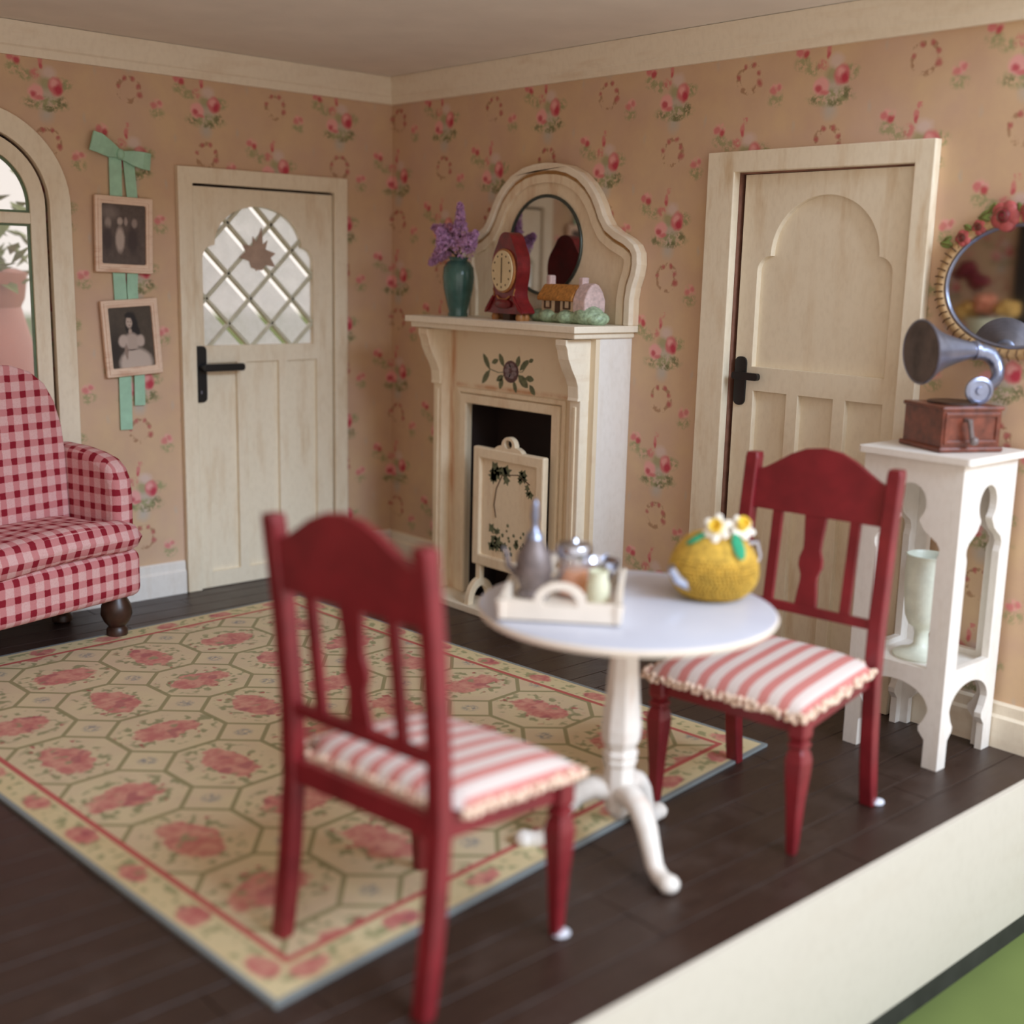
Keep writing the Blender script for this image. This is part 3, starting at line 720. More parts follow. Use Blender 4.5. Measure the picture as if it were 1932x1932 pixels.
for s_ in (-1, 1):
    yy = s_ * (sw - .045)
    MB().prism(arc(0, 0, .085, .125, 0, 180, 16) + arc(0, 0, .052, .085, 180, 0, 14), yy - .016, yy + .016, 'y').box(-.014, .014, yy - .016, yy + .016, .12, s0 + .005).build('foot', 'cream', fs, bevel=.004)
iv = MB(); rnd = random.Random(3)
def ivy(cy, cz, n, sp_, sz):
    for k in range(n):
        y_, z_ = cy + rnd.uniform(-sp_, sp_), cz + rnd.uniform(-sp_, sp_) * .8; a = rnd.uniform(0, 360); z2 = sz * rnd.uniform(.85, 1.5)
        star = [(y_ + z2 * q * cos(R(a + t)), z_ + z2 * q * sin(R(a + t))) for t, q in ((0, 1), (25, .5), (55, .85), (90, .45), (125, .7), (180, .35), (235, .7), (270, .45), (305, .85), (335, .5))]
        iv.prism(star, -.0012, .0, 'x')
ivy(.10, .66, 6, .035, .032); ivy(.03, .655, 3, .03, .03); ivy(-.10, .655, 5, .03, .024); ivy(-.14, .60, 3, .02, .02)
ivy(.10, .36, 5, .03, .024); ivy(.10, .30, 4, .03, .03); ivy(-.02, .36, 12, .07, .012); ivy(-.10, .35, 10, .06, .014); ivy(.0, .29, 5, .05, .02); ivy(-.10, .29, 4, .04, .02)
iv.build('printed_ivy', 'ivy', fs)
MB().tube([(-.0008, .05, .65), (-.0008, .09, .58), (-.0008, .105, .50), (-.0008, .09, .44)], .0028, 5).tube([(-.0008, .05, .65), (-.0008, -.06, .665), (-.0008, -.14, .63)], .0025, 5).build('printed_stem', 'ivy_stem', fs)

# ------------------------------------------------------------------ things on the mantel shelf
vz = MB().lathe([(.0, 0), (.048, 0), (.050, .012), (.046, .022), (.056, .06), (.072, .13), (.078, .19), (.074, .235), (.056, .262), (.044, .268), (.044, .272), (.050, .284), (.046, .286), (.038, .274), (.034, .20), (0, .16)], segs=32).build('vase', 'vase_green', smooth=50)
vz.location = (-.215, -.835, 1.405); tag(vz, 'teal glazed vase holding lilac on the mantel shelf', 'vase')
lab = ['lilac sprig standing tallest and upright in the teal vase', 'lilac sprig leaning far left, upper of the two left ones', 'lilac sprig drooping low to the left of the teal vase', 'lilac sprig facing forward in the middle of the bunch', 'lilac sprig leaning right towards the red clock']
dirs = [((-.01, -.02, .085), (-.02, -.03, .262), .044), ((.0, .055, .120), (.01, .215, .150), .050), ((-.02, .075, .050), (-.03, .185, -.030), .046), ((-.06, .015, .055), (-.09, .045, .140), .054), ((-.01, -.055, .045), (-.02, -.150, .125), .052)]
for lb, (p0, p1, w_) in zip(lab, dirs):
    t = thing('lilac_sprig', lb, 'flower', (-.215, -.835, 1.405), 0, 'lilac sprigs in the teal vase')
    top_ = V((0, 0, .278)); p0, p1 = V(p0), V(p1)
    MB().tube([(0, 0, .20), tuple(top_ + p0 * .25 + V((0, 0, .004))), tuple(top_ + p0), tuple(top_ + p0 + (p1 - p0) * .5)], .004, 6).build('stem', 'stem', t)
    bl_ = MB(); ax = (p1 - p0).normalized(); o1 = ax.orthogonal().normalized(); o2 = ax.cross(o1)
    for k in range(430):
        h = rnd.random() ** .85; rr = w_ * (1.15 - h) ** .8 * math.sqrt(rnd.random()); a = rnd.uniform(0, 6.28)
        c = top_ + p0 + (p1 - p0) * (h * 1.12 - .12) + (o1 * cos(a) + o2 * sin(a)) * rr
        q = M.Translation(c) @ M.Rotation(rnd.uniform(0, 6), 4, 'Z') @ M.Rotation(rnd.uniform(0, 3), 4, 'X')
        for m_ in range(4): bl_.add([(0, 0, 0), (.006, .004, .003), (.0095, 0, .001), (.006, -.004, .003)], [(0, 1, 2, 3)], q @ M.Rotation(m_ * pi / 2, 4, 'Z'))
    bo = bl_.build('blossom', 'lilac', t); bo['kind'] = 'stuff'

ck = thing('mantel_clock', 'red waisted mantel clock with cream oval dial', 'clock', (-.225, -1.238, 1.405), R(-7))
prof_c = [(.125, .0), (.150, .035), (.135, .06), (.098, .09), (.086, .12), (.088, .16), (.102, .21), (.104, .26), (.094, .30), (.074, .332), (.060, .352), (.052, .370), (.040, .386), (.022, .397), (.0, .401)]
outl = [(a, b_) for a, b_ in prof_c if b_ > 0] ; outl = [(.118, .03)] + outl + [(-a, b_) for a, b_ in outl[::-1][1:]] + [(-.118, .03)]
MB().prism(chaikin(outl), -.045, .028, 'x').build('case', 'clock_red', ck, bevel=.014, seg=4, smooth=50)
MB().prism(ell(0, .225, .091, .100, 36), -.056, -.040, 'x').build('bezel', 'clock_gold', ck, bevel=.005)
dd = MB().prism(ell(0, .225, .083, .092, 36), -.061, -.052, 'x').build('dial', 'dial', ck, bevel=.003)
for k in range(12): MB().prism(ell(.066 * sin(k * pi / 6), .225 + .074 * cos(k * pi / 6), .004, .005, 8), -.063, -.060, 'x').build('hour_mark', 'ink', dd)
MB().prism([(-.003, .217), (.003, .217), (.002, .285), (-.002, .285)], -.0645, -.0605, 'x').build('hand', 'ink', dd)
MB().prism([(-.003, .232), (.003, .232), (.002, .170), (-.002, .170)], -.0645, -.0605, 'x').build('hand', 'ink', dd)
for s_ in (-1, 1):
    MB().tube([(-.050, s_ * .080, .11), (-.052, s_ * .095, .09), (-.05, s_ * .13, .05), (-.045, s_ * .150, .035)], [.006, .007, .009, .006], 8).build('gilt_scroll', 'clock_red', ck)
    MB().tube([(-.0455, s_ * .088, .145), (-.0455, s_ * .078, .120), (-.046, s_ * .082, .105)], .0035, 6).build('gilt_line', 'clock_gold', ck)
    MB().lathe([(0, 0), (.018, 0), (.022, .014), (.016, .034), (0, .036)], (-.02, s_ * .098, 0), 10).build('foot', 'clock_gold', ck, smooth=50)
    MB().lathe([(0, 0), (.016, 0), (.020, .014), (.016, .034), (0, .036)], (.012, s_ * .098, 0), 10).build('foot', 'clock_gold', ck, smooth=50)
MB().box(-.03, .02, -.028, .028, .0, .034).build('plinth', 'cottage_brown', ck)
MB().sph((-.052, 0, .075), (.014, .07, .022), 14, 8).build('apron', 'clock_red', ck, smooth=60)
MB().tube([(-.05, .05, .11), (-.052, .03, .098), (-.053, 0, .095), (-.052, -.03, .098), (-.05, -.05, .11)], .004, 6).build('gilt_swag', 'clock_gold', ck)

ct = thing('cottage_figurine', 'small thatched cottage ornament on green mounds', 'ornament', (-.150, -1.545, 1.405), R(-4))
gm = MB()
for yy, xx, rx, ry, rz in ((.19, 0, .06, .075, .06), (.10, -.02, .06, .07, .062), (.03, .0, .07, .08, .05), (-.03, -.03, .055, .06, .062), (-.08, 0, .065, .075, .066), (-.145, -.01, .065, .08, .085), (-.19, .0, .06, .05, .06)):
    gm.sph((xx, yy, rz * .45), (rx, ry, rz * .55), 12, 8)
gmo = gm.build('grassy_mound', 'grass_glaze', ct, smooth=60)
MB().box(-.045, .045, -.075, .145, .035, .115).build('wall', 'cottage_wall', ct, bevel=.004)
MB().prism([(-.062, .098), (-.066, .112), (-.02, .172), (.02, .172), (.066, .112), (.062, .098)], -.085, .160, 'y').build('thatched_roof', 'thatch', ct, bevel=.010, seg=3)
MB().prism([(-.060, .05), (-.062, .105), (-.045, .145), (-.022, .172), (0, .182), (.022, .172), (.045, .145), (.062, .105), (.060, .05)], -.175, -.088, 'y').build('gable_end', 'cottage_pink', ct, bevel=.014, seg=3)
MB().box(-.02, .02, -.108, -.080, .15, .205).build('chimney', 'cottage_pink', ct, bevel=.006)
MB().box(-.018, .018, .118, .150, .16, .212).build('chimney', 'cottage_pink', ct, bevel=.008)
MB().box(-.049, -.043, .012, .045, .045, .105).build('cottage_door', 'cottage_brown', ct)
for c_ in (.098, -.035):
    wo = MB().prism([(c_ - .024, .062), (c_ + .024, .062), (c_ + .024, .104), (c_ - .024, .104)], -.050, -.043, 'x', [[(c_ - .016, .068), (c_ + .016, .068), (c_ + .016, .097), (c_ - .016, .097)]]).build('cottage_window', 'cottage_brown', ct)

# ------------------------------------------------------------------ pictures on the ribbon
rb = thing('ribbon', 'mint green ribbon with a bow hanging down the left wall', 'ribbon', (-1.545, -.004, 0))
def band(pts, w, th=.0025):
    a, c = [], []
    rings = []
    n = len(pts)
    for i, p in enumerate(pts):
        t = V(pts[min(i + 1, n - 1)]) - V(pts[max(i - 1, 0)]); t = V((t.x, 0, t.z)).normalized(); nn = V((-t.z, 0, t.x)); ww = w[i] if isinstance(w, list) else w; p = V(p)
        rings.append([tuple(p + nn * ww / 2 + V((0, -th, 0))), tuple(p - nn * ww / 2 + V((0, -th, 0))), tuple(p - nn * ww / 2 + V((0, th, 0))), tuple(p + nn * ww / 2 + V((0, th, 0)))])
    return MB().loft(rings)
band([(-.03, -.006, 2.11), (-.035, -.006, 1.7), (-.02, -.006, 1.2), (-.022, -.006, .845)], .060).build('long_tail', 'ribbon', rb)
band([(.030, -.010, 2.11), (.045, -.012, 1.9), (.030, -.008, 1.5), (.050, -.010, 1.1), (.048, -.010, .958)], .052).build('short_tail', 'ribbon', rb)
band([(-.01, -.014, 2.112), (-.06, -.03, 2.125), (-.115, -.038, 2.150), (-.150, -.030, 2.160)], [.035, .07, .088, .088], .006).build('bow_loop', 'ribbon', rb, bevel=.003)
band([(-.01, -.014, 2.108), (.04, -.03, 2.098), (.09, -.038, 2.088), (.130, -.030, 2.084)], [.035, .064, .078, .078], .006).build('bow_loop', 'ribbon', rb, bevel=.003)
MB().sph((-.012, -.026, 2.110), (.020, .014, .024), 12, 8).build('knot', 'ribbon', rb, smooth=60)
def picture(name, label, cx, cz, w, h, tilt, pm):
    t = thing(name, label, 'picture', (cx, -.012, cz), 0, 'framed photographs on the ribbon'); t.rotation_euler = (0, R(tilt), 0)
    MB().prism([(-w, -h), (w, -h), (w, h), (-w, h)], -.024, 0, 'y', [[(-w + .034, -h + .04), (w - .034, -h + .04), (w - .034, h - .036), (-w + .034, h - .036)]]).build('frame', 'frame_pink', t, bevel=.006)
    f2 = [(-w + .012, -h + .012), (w - .012, -h + .012), (w - .012, h - .012), (-w + .012, h - .012)]
    MB().prism(f2, -.029, -.02, 'y', [inset(f2, .012)]).build('frame_bead', 'frame_pink', t, bevel=.003)
    me = bpy.data.meshes.new('print'); x, z = w - .03, h - .034
    me.from_pydata([(-x, -.012, -z), (x, -.012, -z), (x, -.012, z), (-x, -.012, z), (-x, -.004, -z), (x, -.004, -z), (x, -.004, z), (-x, -.004, z)], [], [(0, 1, 2, 3), (5, 4, 7, 6), (4, 5, 1, 0), (6, 7, 3, 2), (5, 6, 2, 1), (7, 4, 0, 3)])
    uv = me.uv_layers.new(name='UVMap')
    for l in me.loops: c = me.vertices[l.vertex_index].co; uv.data[l.index].uv = ((c.x + x) / (2 * x), (c.z + z) / (2 * z))
    me.materials.append(MT[pm]); o = bpy.data.objects.new('print', me); COL.objects.link(o); o.parent = t
    return t
picture('framed_photograph', 'sepia photograph of a standing group in upper cream frame', -1.553, 1.750, .140, .172, 1.5, 'photo_group')
picture('framed_photograph', 'sepia photograph of a seated girl in tilted lower frame', -1.532, 1.280, .140, .178, -3.5, 'photo_girl')

# ------------------------------------------------------------------ rug
cs = [(-2.818, -3.376), (-.661, -3.126), (-.873, -.415), (-2.955, -.545)]
me = bpy.data.meshes.new('rug'); rz = .010; nu = 12
vsr, fsr = [], []
for j in range(nu + 1):
    for i in range(nu + 1):
        s_, t_ = i / nu, j / nu; p = [(1 - s_) * (1 - t_) * cs[0][k] + s_ * (1 - t_) * cs[1][k] + s_ * t_ * cs[2][k] + (1 - s_) * t_ * cs[3][k] for k in (0, 1)]
        vsr.append((p[0], p[1], rz))
for j in range(nu):
    for i in range(nu): a = j * (nu + 1) + i; fsr.append((a, a + 1, a + nu + 2, a + nu + 1))
k0 = len(vsr); bord = [i for i in range(nu + 1)] + [(nu + 1) * (j + 1) + nu for j in range(nu)] + [(nu + 1) * nu + nu - 1 - i for i in range(nu)] + [(nu + 1) * (nu - 1 - j) for j in range(nu - 1)]
vsr += [(vsr[i][0], vsr[i][1], .0005) for i in bord]
for q in range(len(bord)): r_ = (q + 1) % len(bord); fsr.append((bord[q], k0 + q, k0 + r_, bord[r_]))
fsr.append(tuple(k0 + q for q in reversed(range(len(bord)))))
me.from_pydata(vsr, [], fsr); uv = me.uv_layers.new(name='UVMap')
for l in me.loops:
    i = l.vertex_index; i = bord[i - k0] if i >= k0 else i
    uv.data[l.index].uv = ((i % (nu + 1)) / nu * RUGW, (i // (nu + 1)) / nu * RUGL)
me.materials.append(MT['rug']); rug = bpy.data.objects.new('rug', me); COL.objects.link(rug); tag(rug, 'yellow cream rug printed with pink flowers in octagons', 'rug')

# ------------------------------------------------------------------ dining chairs
def sq(cx, cy, z, hx, hy, ch=.25):
    a, b_ = hx * (1 - ch), hy * (1 - ch)
    return [(cx + hx, cy - b_, z), (cx + hx, cy + b_, z), (cx + a, cy + hy, z), (cx - a, cy + hy, z), (cx - hx, cy + b_, z), (cx - hx, cy - b_, z), (cx - a, cy - hy, z), (cx + a, cy - hy, z)]
HX, HY = .240, .245
def xback(z):                                     # rear post centre line
    pts = [(0, -.240), (.2, -.212), (.42, -.196), (.6, -.200), (.85, -.222), (1.075, -.250)]
    for (z0, x0), (z1, x1) in zip(pts, pts[1:]):
        if z <= z1: return x0 + (x1 - x0) * (z - z0) / (z1 - z0)
    return pts[-1][1]
def make_chair(label, loc, rz):
    t = thing('dining_chair', label, 'chair', loc, rz, 'red dining chairs at the round table')
    for s_ in (-1, 1):
        zs = [0, .06, .14, .24, .34, .42, .50, .60, .72, .85, .96, 1.055, 1.072]
        MB().loft([sq(xback(z), s_ * HY, z, .019 if z < .06 else .022, .023 if z < 1.07 else .019, .18) for z in zs]).build('rear_leg', 'red', t, bevel=.002)
        pr = [(0, .013), (.03, .0155), (.16, .022), (.245, .029), (.285, .031), (.31, .026), (.322, .020), (.328, .026), (.338, .026), (.344, .018), (.352, .024), (.362, .027), (.425, .027)]
        MB().loft([sq(HX - .004, s_ * (HY - .004), z, r_, r_, .22) for z, r_ in pr]).build('front_leg', 'red', t)
        MB().prism([(xback(.4) + .01, .405), (HX - .02, .365), (HX - .02, .422), (xback(.4) + .01, .462)], s_ * (HY - .008) - .012, s_ * (HY - .008) + .012, 'y').build('side_rail', 'red', t, bevel=.003)
    MB().box(HX - .020, HX + .006, -HY + .02, HY - .02, .365, .425).build('front_rail', 'red', t, bevel=.003)
    MB().box(xback(.4) - .012, xback(.4) + .012, -HY + .02, HY - .02, .405, .464).build('back_rail', 'red', t, bevel=.003)
    tilt = M.Translation((xback(.6), 0, .6)) @ M.Rotation(R(-6.2), 4, 'Y') @ M.Translation((0, 0, -.6))
    w = HY - .018
    top = [(w, .895), (w, 1.020), (w - .03, 1.030), (.16, 1.052), (.11, 1.083), (.06, 1.104), (0, 1.112), (-.06, 1.104), (-.11, 1.083), (-.16, 1.052), (-w + .03, 1.030), (-w, 1.020), (-w, .895)]
    MB().prism(top, -.011, .011, 'x', mx=tilt).build('crest_rail', 'red', t, bevel=.004)
    MB().box(-.012, .012, -w, w, .578, .608, mx=tilt).build('lower_rail', 'red', t, bevel=.003)
    for yy in (-.135, .135): MB().box(-.008, .008, yy - .017, yy + .017, .605, .898, mx=tilt).build('slat', 'red', t, bevel=.002)
    hs = [(.604, .038), (.65, .034), (.685, .029), (.705, .029), (.735, .041), (.76, .040), (.79, .030), (.82, .031), (.86, .035), (.9, .038)]
    MB().prism([(a, z) for z, a in hs] + [(-a, z) for z, a in hs[::-1]], -.008, .008, 'x', mx=tilt).build('splat', 'red', t, bevel=.003)
    # padded seat
    cu = MB(); nx, ny = 18, 18; vs_, fs_ = [], []
    x0, x1, yw = xback(.45) + .020, HX + .045, .272
    def pt(i, j, topz):
        u_, v_ = i / nx * 2 - 1, j / ny * 2 - 1
        notch = 1.0 if u_ > -.86 else .80
        bul = (1 - abs(u_) ** 4) * (1 - abs(v_) ** 4)
        lift = .425 + .020 * (1 - u_)
        return ((x0 + x1) / 2 + (x1 - x0) / 2 * u_, yw * v_ * notch, (lift + .014 + .042 * bul ** .5) if topz else lift)
    for tz in (True, False):
        for j in range(ny + 1):
            for i in range(nx + 1): vs_.append(pt(i, j, tz))
    n_ = (nx + 1) * (ny + 1)
    for j in range(ny):
        for i in range(nx):
            a = j * (nx + 1) + i; fs_.append((a, a + 1, a + nx + 2, a + nx + 1)); fs_.append((n_ + a, n_ + a + nx + 1, n_ + a + nx + 2, n_ + a + 1))
    ed = [i for i in range(nx + 1)] + [(nx + 1) * (j + 1) + nx for j in range(ny)] + [(nx + 1) * ny + nx - 1 - i for i in range(nx)] + [(nx + 1) * (ny - 1 - j) for j in range(ny - 1)]
    for q in range(len(ed)): r_ = (q + 1) % len(ed); fs_.append((ed[q], ed[r_], n_ + ed[r_], n_ + ed[q]))
    cob = cu.add(vs_, fs_)
    bme = cob.mesh('seat_cushion', 70); bm = bmesh.new(); bm.from_mesh(bme); bmesh.ops.remove_doubles(bm, verts=bm.verts, dist=.003); bm.to_mesh(bme); bm.free(); bme.materials.append(MT['stripe'])
    co = bpy.data.objects.new('seat_cushion', bme); COL.objects.link(co); co.parent = t
    lc = MB(); k = 0
    per = [(x0 + (x1 - x0) * i / 26, s_ * yw) for s_ in (-1, 1) for i in range(2, 27)] + [(x1, -yw + 2 * yw * i / 30) for i in range(31)] + [(x0 + .004, -yw * .8 + 1.6 * yw * i / 22) for i in range(23)]
    for (a, b_) in per:
        zz = .425 + .020 * (1 - ((a - x0) / (x1 - x0) * 2 - 1))
        for dz_ in (-.004, .010): lc.sph((a + random.uniform(-.005, .005), b_ + random.uniform(-.005, .005), zz + dz_ + random.uniform(-.005, .004)), random.uniform(.0075, .011), 6, 4)
    lo2 = lc.build('lace_trim', 'lace', t, smooth=80); lo2['kind'] = 'stuff'
    return t
cA = make_chair('dark red chair seen from behind, front left of round table', (-2.378, -3.340, 0), R(7.2))
cB = make_chair('dark red chair beside the white plant stand, facing the round table', (-1.070, -3.402, 0), R(186.0))
MB().sph((.246, -.248, .004), (.026, .024, .009), 10, 6).build('putty_dab', 'sticker', cA, smooth=60)
MB().sph((-.262, .268, .006), (.026, .02, .011), 10, 6).build('putty_dab', 'sticker', cB, smooth=60)

# ------------------------------------------------------------------ round pedestal table
TC, TZ = (-1.665, -3.335), .735
tb = thing('pedestal_table', 'round white pedestal table between the two red chairs', 'table', (TC[0], TC[1], 0), R(-105))
MB().lathe([(0, TZ - .030), (.385, TZ - .030), (.408, TZ - .022), (.414, TZ - .010), (.4085, TZ - .004), (0, TZ - .004)], segs=64).build('table_rim', 'tray', tb, smooth=40)
MB().lathe([(0, TZ - .005), (.404, TZ - .005), (.4085, TZ - .003), (.402, TZ), (0, TZ)], segs=64).build('table_top', 'table_top', tb, smooth=40)
col_p = [(r_ * 1.22, z_) for r_, z_ in [(0, .13), (.030, .13), (.034, .16), (.038, .20), (.036, .27), (.041, .275), (.041, .285), (.034, .29), (.042, .296), (.042, .308), (.034, .314), (.046, .345), (.048, .38), (.040, .47), (.032, .60), (.030, .68), (.05, .705), (0, .706)]]
MB().lathe(col_p, segs=8, phase=R(22.5)).build('column', 'white_table', tb, bevel=.003)
for k in range(3):
    a = k * 2 * pi / 3; q = M.Rotation(a, 4, 'Z')
    pth = [(.025, 0, .19), (.07, 0, .195), (.115, 0, .175), (.150, 0, .135), (.172, 0, .09), (.195, 0, .045), (.225, 0, .027), (.262, 0, .026)]
    rad = [.036, .034, .032, .030, .027, .025, .025, .026]
    MB().tube([tuple(q @ V(p)) for p in pth], rad, 10).sph(tuple(q @ V((.265, 0, .026))), (.031, .031, .026), 12, 8).build('curved_leg', 'white_table', tb, smooth=60)
MB().lathe([(0, .10), (.016, .105), (.030, .125), (.034, .14), (0, .15)], segs=16).build('finial', 'white_table', tb, smooth=50)

# tray and tea things
TR = R(-48.5); tx, ty = -1.795, -3.222
tt = thing('serving_tray', 'cream wooden tray with arched handles on the round table', 'tray', (tx, ty, TZ), TR)
tw, td = .152, .200           # half width along local x, half depth along local y
MB().box(-tw, tw, -td, td, .003, .014).build('tray_base', 'tray', tt, bevel=.002)
for s_ in (-1, 1):
    MB().prism([(-td - .012, .006), (td + .012, .006), (td + .016, .058), (-td - .016, .058)], s_ * tw - .008, s_ * tw + .008, 'x').build('long_side', 'tray', tt, bevel=.003)
    oo = [(-tw - .008, .006), (tw + .008, .006), (tw + .014, .058), (.075, .058)] + arc(0, .058, .068, .052, 0, 180, 14) + [(-.075, .058), (-tw - .014, .058)]
    MB().prism(oo, s_ * td - .008, s_ * td + .008, 'y', [arc(0, .048, .046, .042, 0, 180, 12)]).build('handle_end', 'tray', tt, bevel=.003)
def on_tray(a, b_): p = M.Translation((tx, ty, TZ + .0145)) @ M.Rotation(TR, 4, 'Z') @ V((a, b_, 0)); return tuple(p)
t = thing('coffee_pot', 'dark pewter coffee pot with tall finial on the tray', 'pot', on_tray(-.088, .0), TR)
MB().lathe([(0, 0), (.042, 0), (.046, .012), (.036, .024), (.046, .05), (.052, .08), (.046, .12), (.030, .15), (.024, .165), (0, .168)], segs=20).build('body', 'pewter_dark', t, smooth=50)
MB().lathe([(0, .166), (.026, .166), (.022, .178), (.010, .19), (.0085, .21), (.012, .225), (.009, .262), (.004, .275), (0, .276)], segs=14).build('lid', 'silver', t, smooth=60)
MB().tube([(-.045, 0, .06), (-.07, 0, .085), (-.078, 0, .125), (-.088, 0, .135)], [.011, .009, .007, .006], 8).build('spout', 'pewter_dark', t, smooth=60)
MB().tube([(.040, 0, .125), (.075, 0, .13), (.085, 0, .09), (.07, 0, .055), (.045, 0, .05)], .005, 8).build('handle', 'pewter_dark', t, smooth=60)
t = thing('honey_jar', 'lidded glass jar of amber honey in the tray', 'jar', on_tray(.020, .030), TR)
MB().lathe([(0, 0), (.048, 0), (.050, .01), (.050, .105), (.044, .118), (.044, .112), (.046, .012), (0, .008)], segs=24).build('glass_body', 'glass', t, smooth=50)
MB().lathe([(0, .010), (.040, .010), (.040, .078), (0, .078)], segs=20).build('honey', 'honey', t, smooth=50)
MB().lathe([(0, .112), (.046, .112), (.050, .118), (.050, .142), (.044, .150), (.014, .154), (.010, .164), (0, .166)], segs=24).build('lid', 'bright_silver', t, smooth=50)
t = thing('cream_jug', 'small pale cream glazed jug beside the honey jar', 'jug', on_tray(.092, -.045), TR)
MB().lathe([(0, 0), (.026, 0), (.031, .02), (.031, .055), (.025, .078), (.028, .094), (.024, .095), (.022, .078), (.026, .05), (0, .02)], segs=18).build('body', 'cream_pot', t, smooth=50)
MB().tube([(0, .028, .07), (0, .05, .068), (0, .052, .04), (0, .03, .03)], .004, 6).build('handle', 'cream_pot', t, smooth=60)
t = thing('silver_bowl', 'bright silver sugar bowl at the back right of the tray', 'bowl', on_tray(.090, .110), TR)
MB().lathe([(0, 0), (.026, 0), (.022, .01), (.014, .022), (.034, .036), (.052, .062), (.056, .088), (.053, .088), (.046, .062), (.02, .042), (0, .04)], segs=22).build('body', 'bright_silver', t, smooth=50)
MB().tube([(0, .02, .05), (.01, -.03, .09), (.02, -.09, .125)], [.007, .003, .004], 8).build('sugar_tongs', 'silver', t, smooth=60)

# teapot under a crocheted cosy
tc = thing('tea_cosy', 'teapot in a round mustard crocheted cosy topped with daffodils', 'teapot', (-1.402, -3.422, TZ), R(-40))
MB().lathe([(0, .002), (.075, .002), (.108, .02), (.128, .06), (.132, .095), (.122, .135), (.095, .168), (.055, .186), (0, .192)], segs=40).build('cosy', 'cosy', tc, smooth=60)
st_ = MB()
for i in range(17):
    z_ = .012 + i * .0102; r_ = [.095, .108, .117, .124, .129, .132, .133, .1325, .1315, .129, .126, .121, .115, .107, .098, .086, .072][i]; n_ = int(r_ * 2 * pi / .0125)
    for k in range(n_): a = 2 * pi * k / n_ + i * .07; st_.sph((r_ * cos(a), r_ * sin(a), z_), (.0068, .0068, .0055), 5, 4)
sto = st_.build('crochet_stitches', 'cosy', tc, smooth=80); sto['kind'] = 'stuff'
MB().tube([(-.08, -.065, .05), (-.125, -.085, .07), (-.150, -.10, .105)], [.024, .018, .013], 12).build('spout', 'bright_silver', tc, smooth=60)
MB().tube([(.10, .06, .14), (.15, .085, .145), (.165, .095, .10), (.14, .085, .05), (.10, .06, .045)], .008, 8).build('handle', 'bright_silver', tc, smooth=60)
def daffodil(c, rot):
    q = M.Translation(c) @ rot
    fo = MB()
    for k in range(6): fo.sph((0, .024, 0), (.016, .023, .006), 8, 6, q @ M.Rotation(k * pi / 3, 4, 'Z') @ M.Rotation(.18, 4, 'X'))
    pet = fo.build('daffodil_petals', 'petal_white', tc, smooth=60)
    MB().lathe([(0, 0), (.014, .0), (.017, .02), (.021, .034), (.017, .034), (.012, .015), (0, .010)], segs=12, mx=q).build('trumpet', 'petal_yellow', pet, smooth=60)
toc = (CAM - V((-1.42, -3.405, .93))); toc = (M.Rotation(R(40), 4, 'Z') @ toc).normalized()
daffodil((-.008, -.055, .205), (toc * .9 + V((-.25, -.1, .45))).to_track_quat('Z', 'Y').to_matrix().to_4x4())
daffodil((.072, -.020, .200), (toc * .5 + V((.3, -.2, .75))).to_track_quat('Z', 'Y').to_matrix().to_4x4())
for c, az, el in (((-.035, -.045, .192), 190, -28), ((.045, -.075, .185), 285, -48), ((.03, .03, .195), 60, -10)):
    q = M.Translation(c) @ M.Rotation(R(az), 4, 'Z') @ M.Rotation(R(-el), 4, 'Y')
    MB().sph((.03, 0, .004), (.044, .020, .006), 10, 6, q).build('leaf', 'felt_green', tc, smooth=60)
tc.scale = (.92, .92, 1.0)

# ------------------------------------------------------------------ plant stand, gramophone, goblet
sd = thing('plant_stand', 'tall white stand with moorish cut sides against right wall', 'stand', (-.215, -3.445, 0))
PH, PT, SH = .183, 1.052, .325
def keyhole():
    r_ = .060; lobe = arc(0, .903, r_, .066, -48, 228, 20)
    right = [(.112, .345), (.112, .725), (.120, .745), (.120, .762), (.108, .782), (.085, .797), (.060, .815), (.040, .846)]
    return right + lobe + [(-a, b_) for a, b_ in right[::-1]]
def feet():
    R_ = [(PH, 0), (PH - .056, 0), (PH - .056, .098), (PH - .080, .125), (PH - .082, .142), (PH - .066, .165), (PH - .052, .20)]
    top = arc(0, .20, PH - .052, .085, 0, 180, 14)[1:-1]
    L_ = [(-a, b_) for a, b_ in R_[::-1]]
    return R_ + top + L_
side = feet() + [(-PH, PT), (PH, PT)]
for k in range(4):
    q = M.Rotation(k * pi / 2, 4, 'Z')
    cut = side if k % 2 == 0 else [(max(-PH + .0262, min(PH - .0262, a)), b_) for a, b_ in side]
    MB().prism(cut, -PH, -PH + .026, 'y', [keyhole()], mx=q).build('side_panel', 'white', sd, bevel=.003)
MB().box(-PH + .026, PH - .026, -PH + .026, PH - .026, SH - .02, SH).build('lower_shelf', 'white', sd)
MB().prism(rrect(-.208, .186, -.215, .198, .012), PT, 1.075, 'z').build('top_board', 'white', sd, bevel=.004)
gb = MB().lathe([(0, 0), (.092, 0), (.094, .008), (.084, .016), (.045, .026), (.026, .045), (.024, .085), (.030, .105), (.048, .118), (.062, .15), (.070, .22), (.074, .31), (.072, .358), (.077, .368), (.072, .370), (.064, .355), (.064, .25), (.052, .16), (0, .14)], segs=32).build('goblet', 'goblet', smooth=50)
gb.location = (-.215, -3.43, SH); tag(gb, 'pale green chalice standing on lower shelf of the stand', 'goblet')

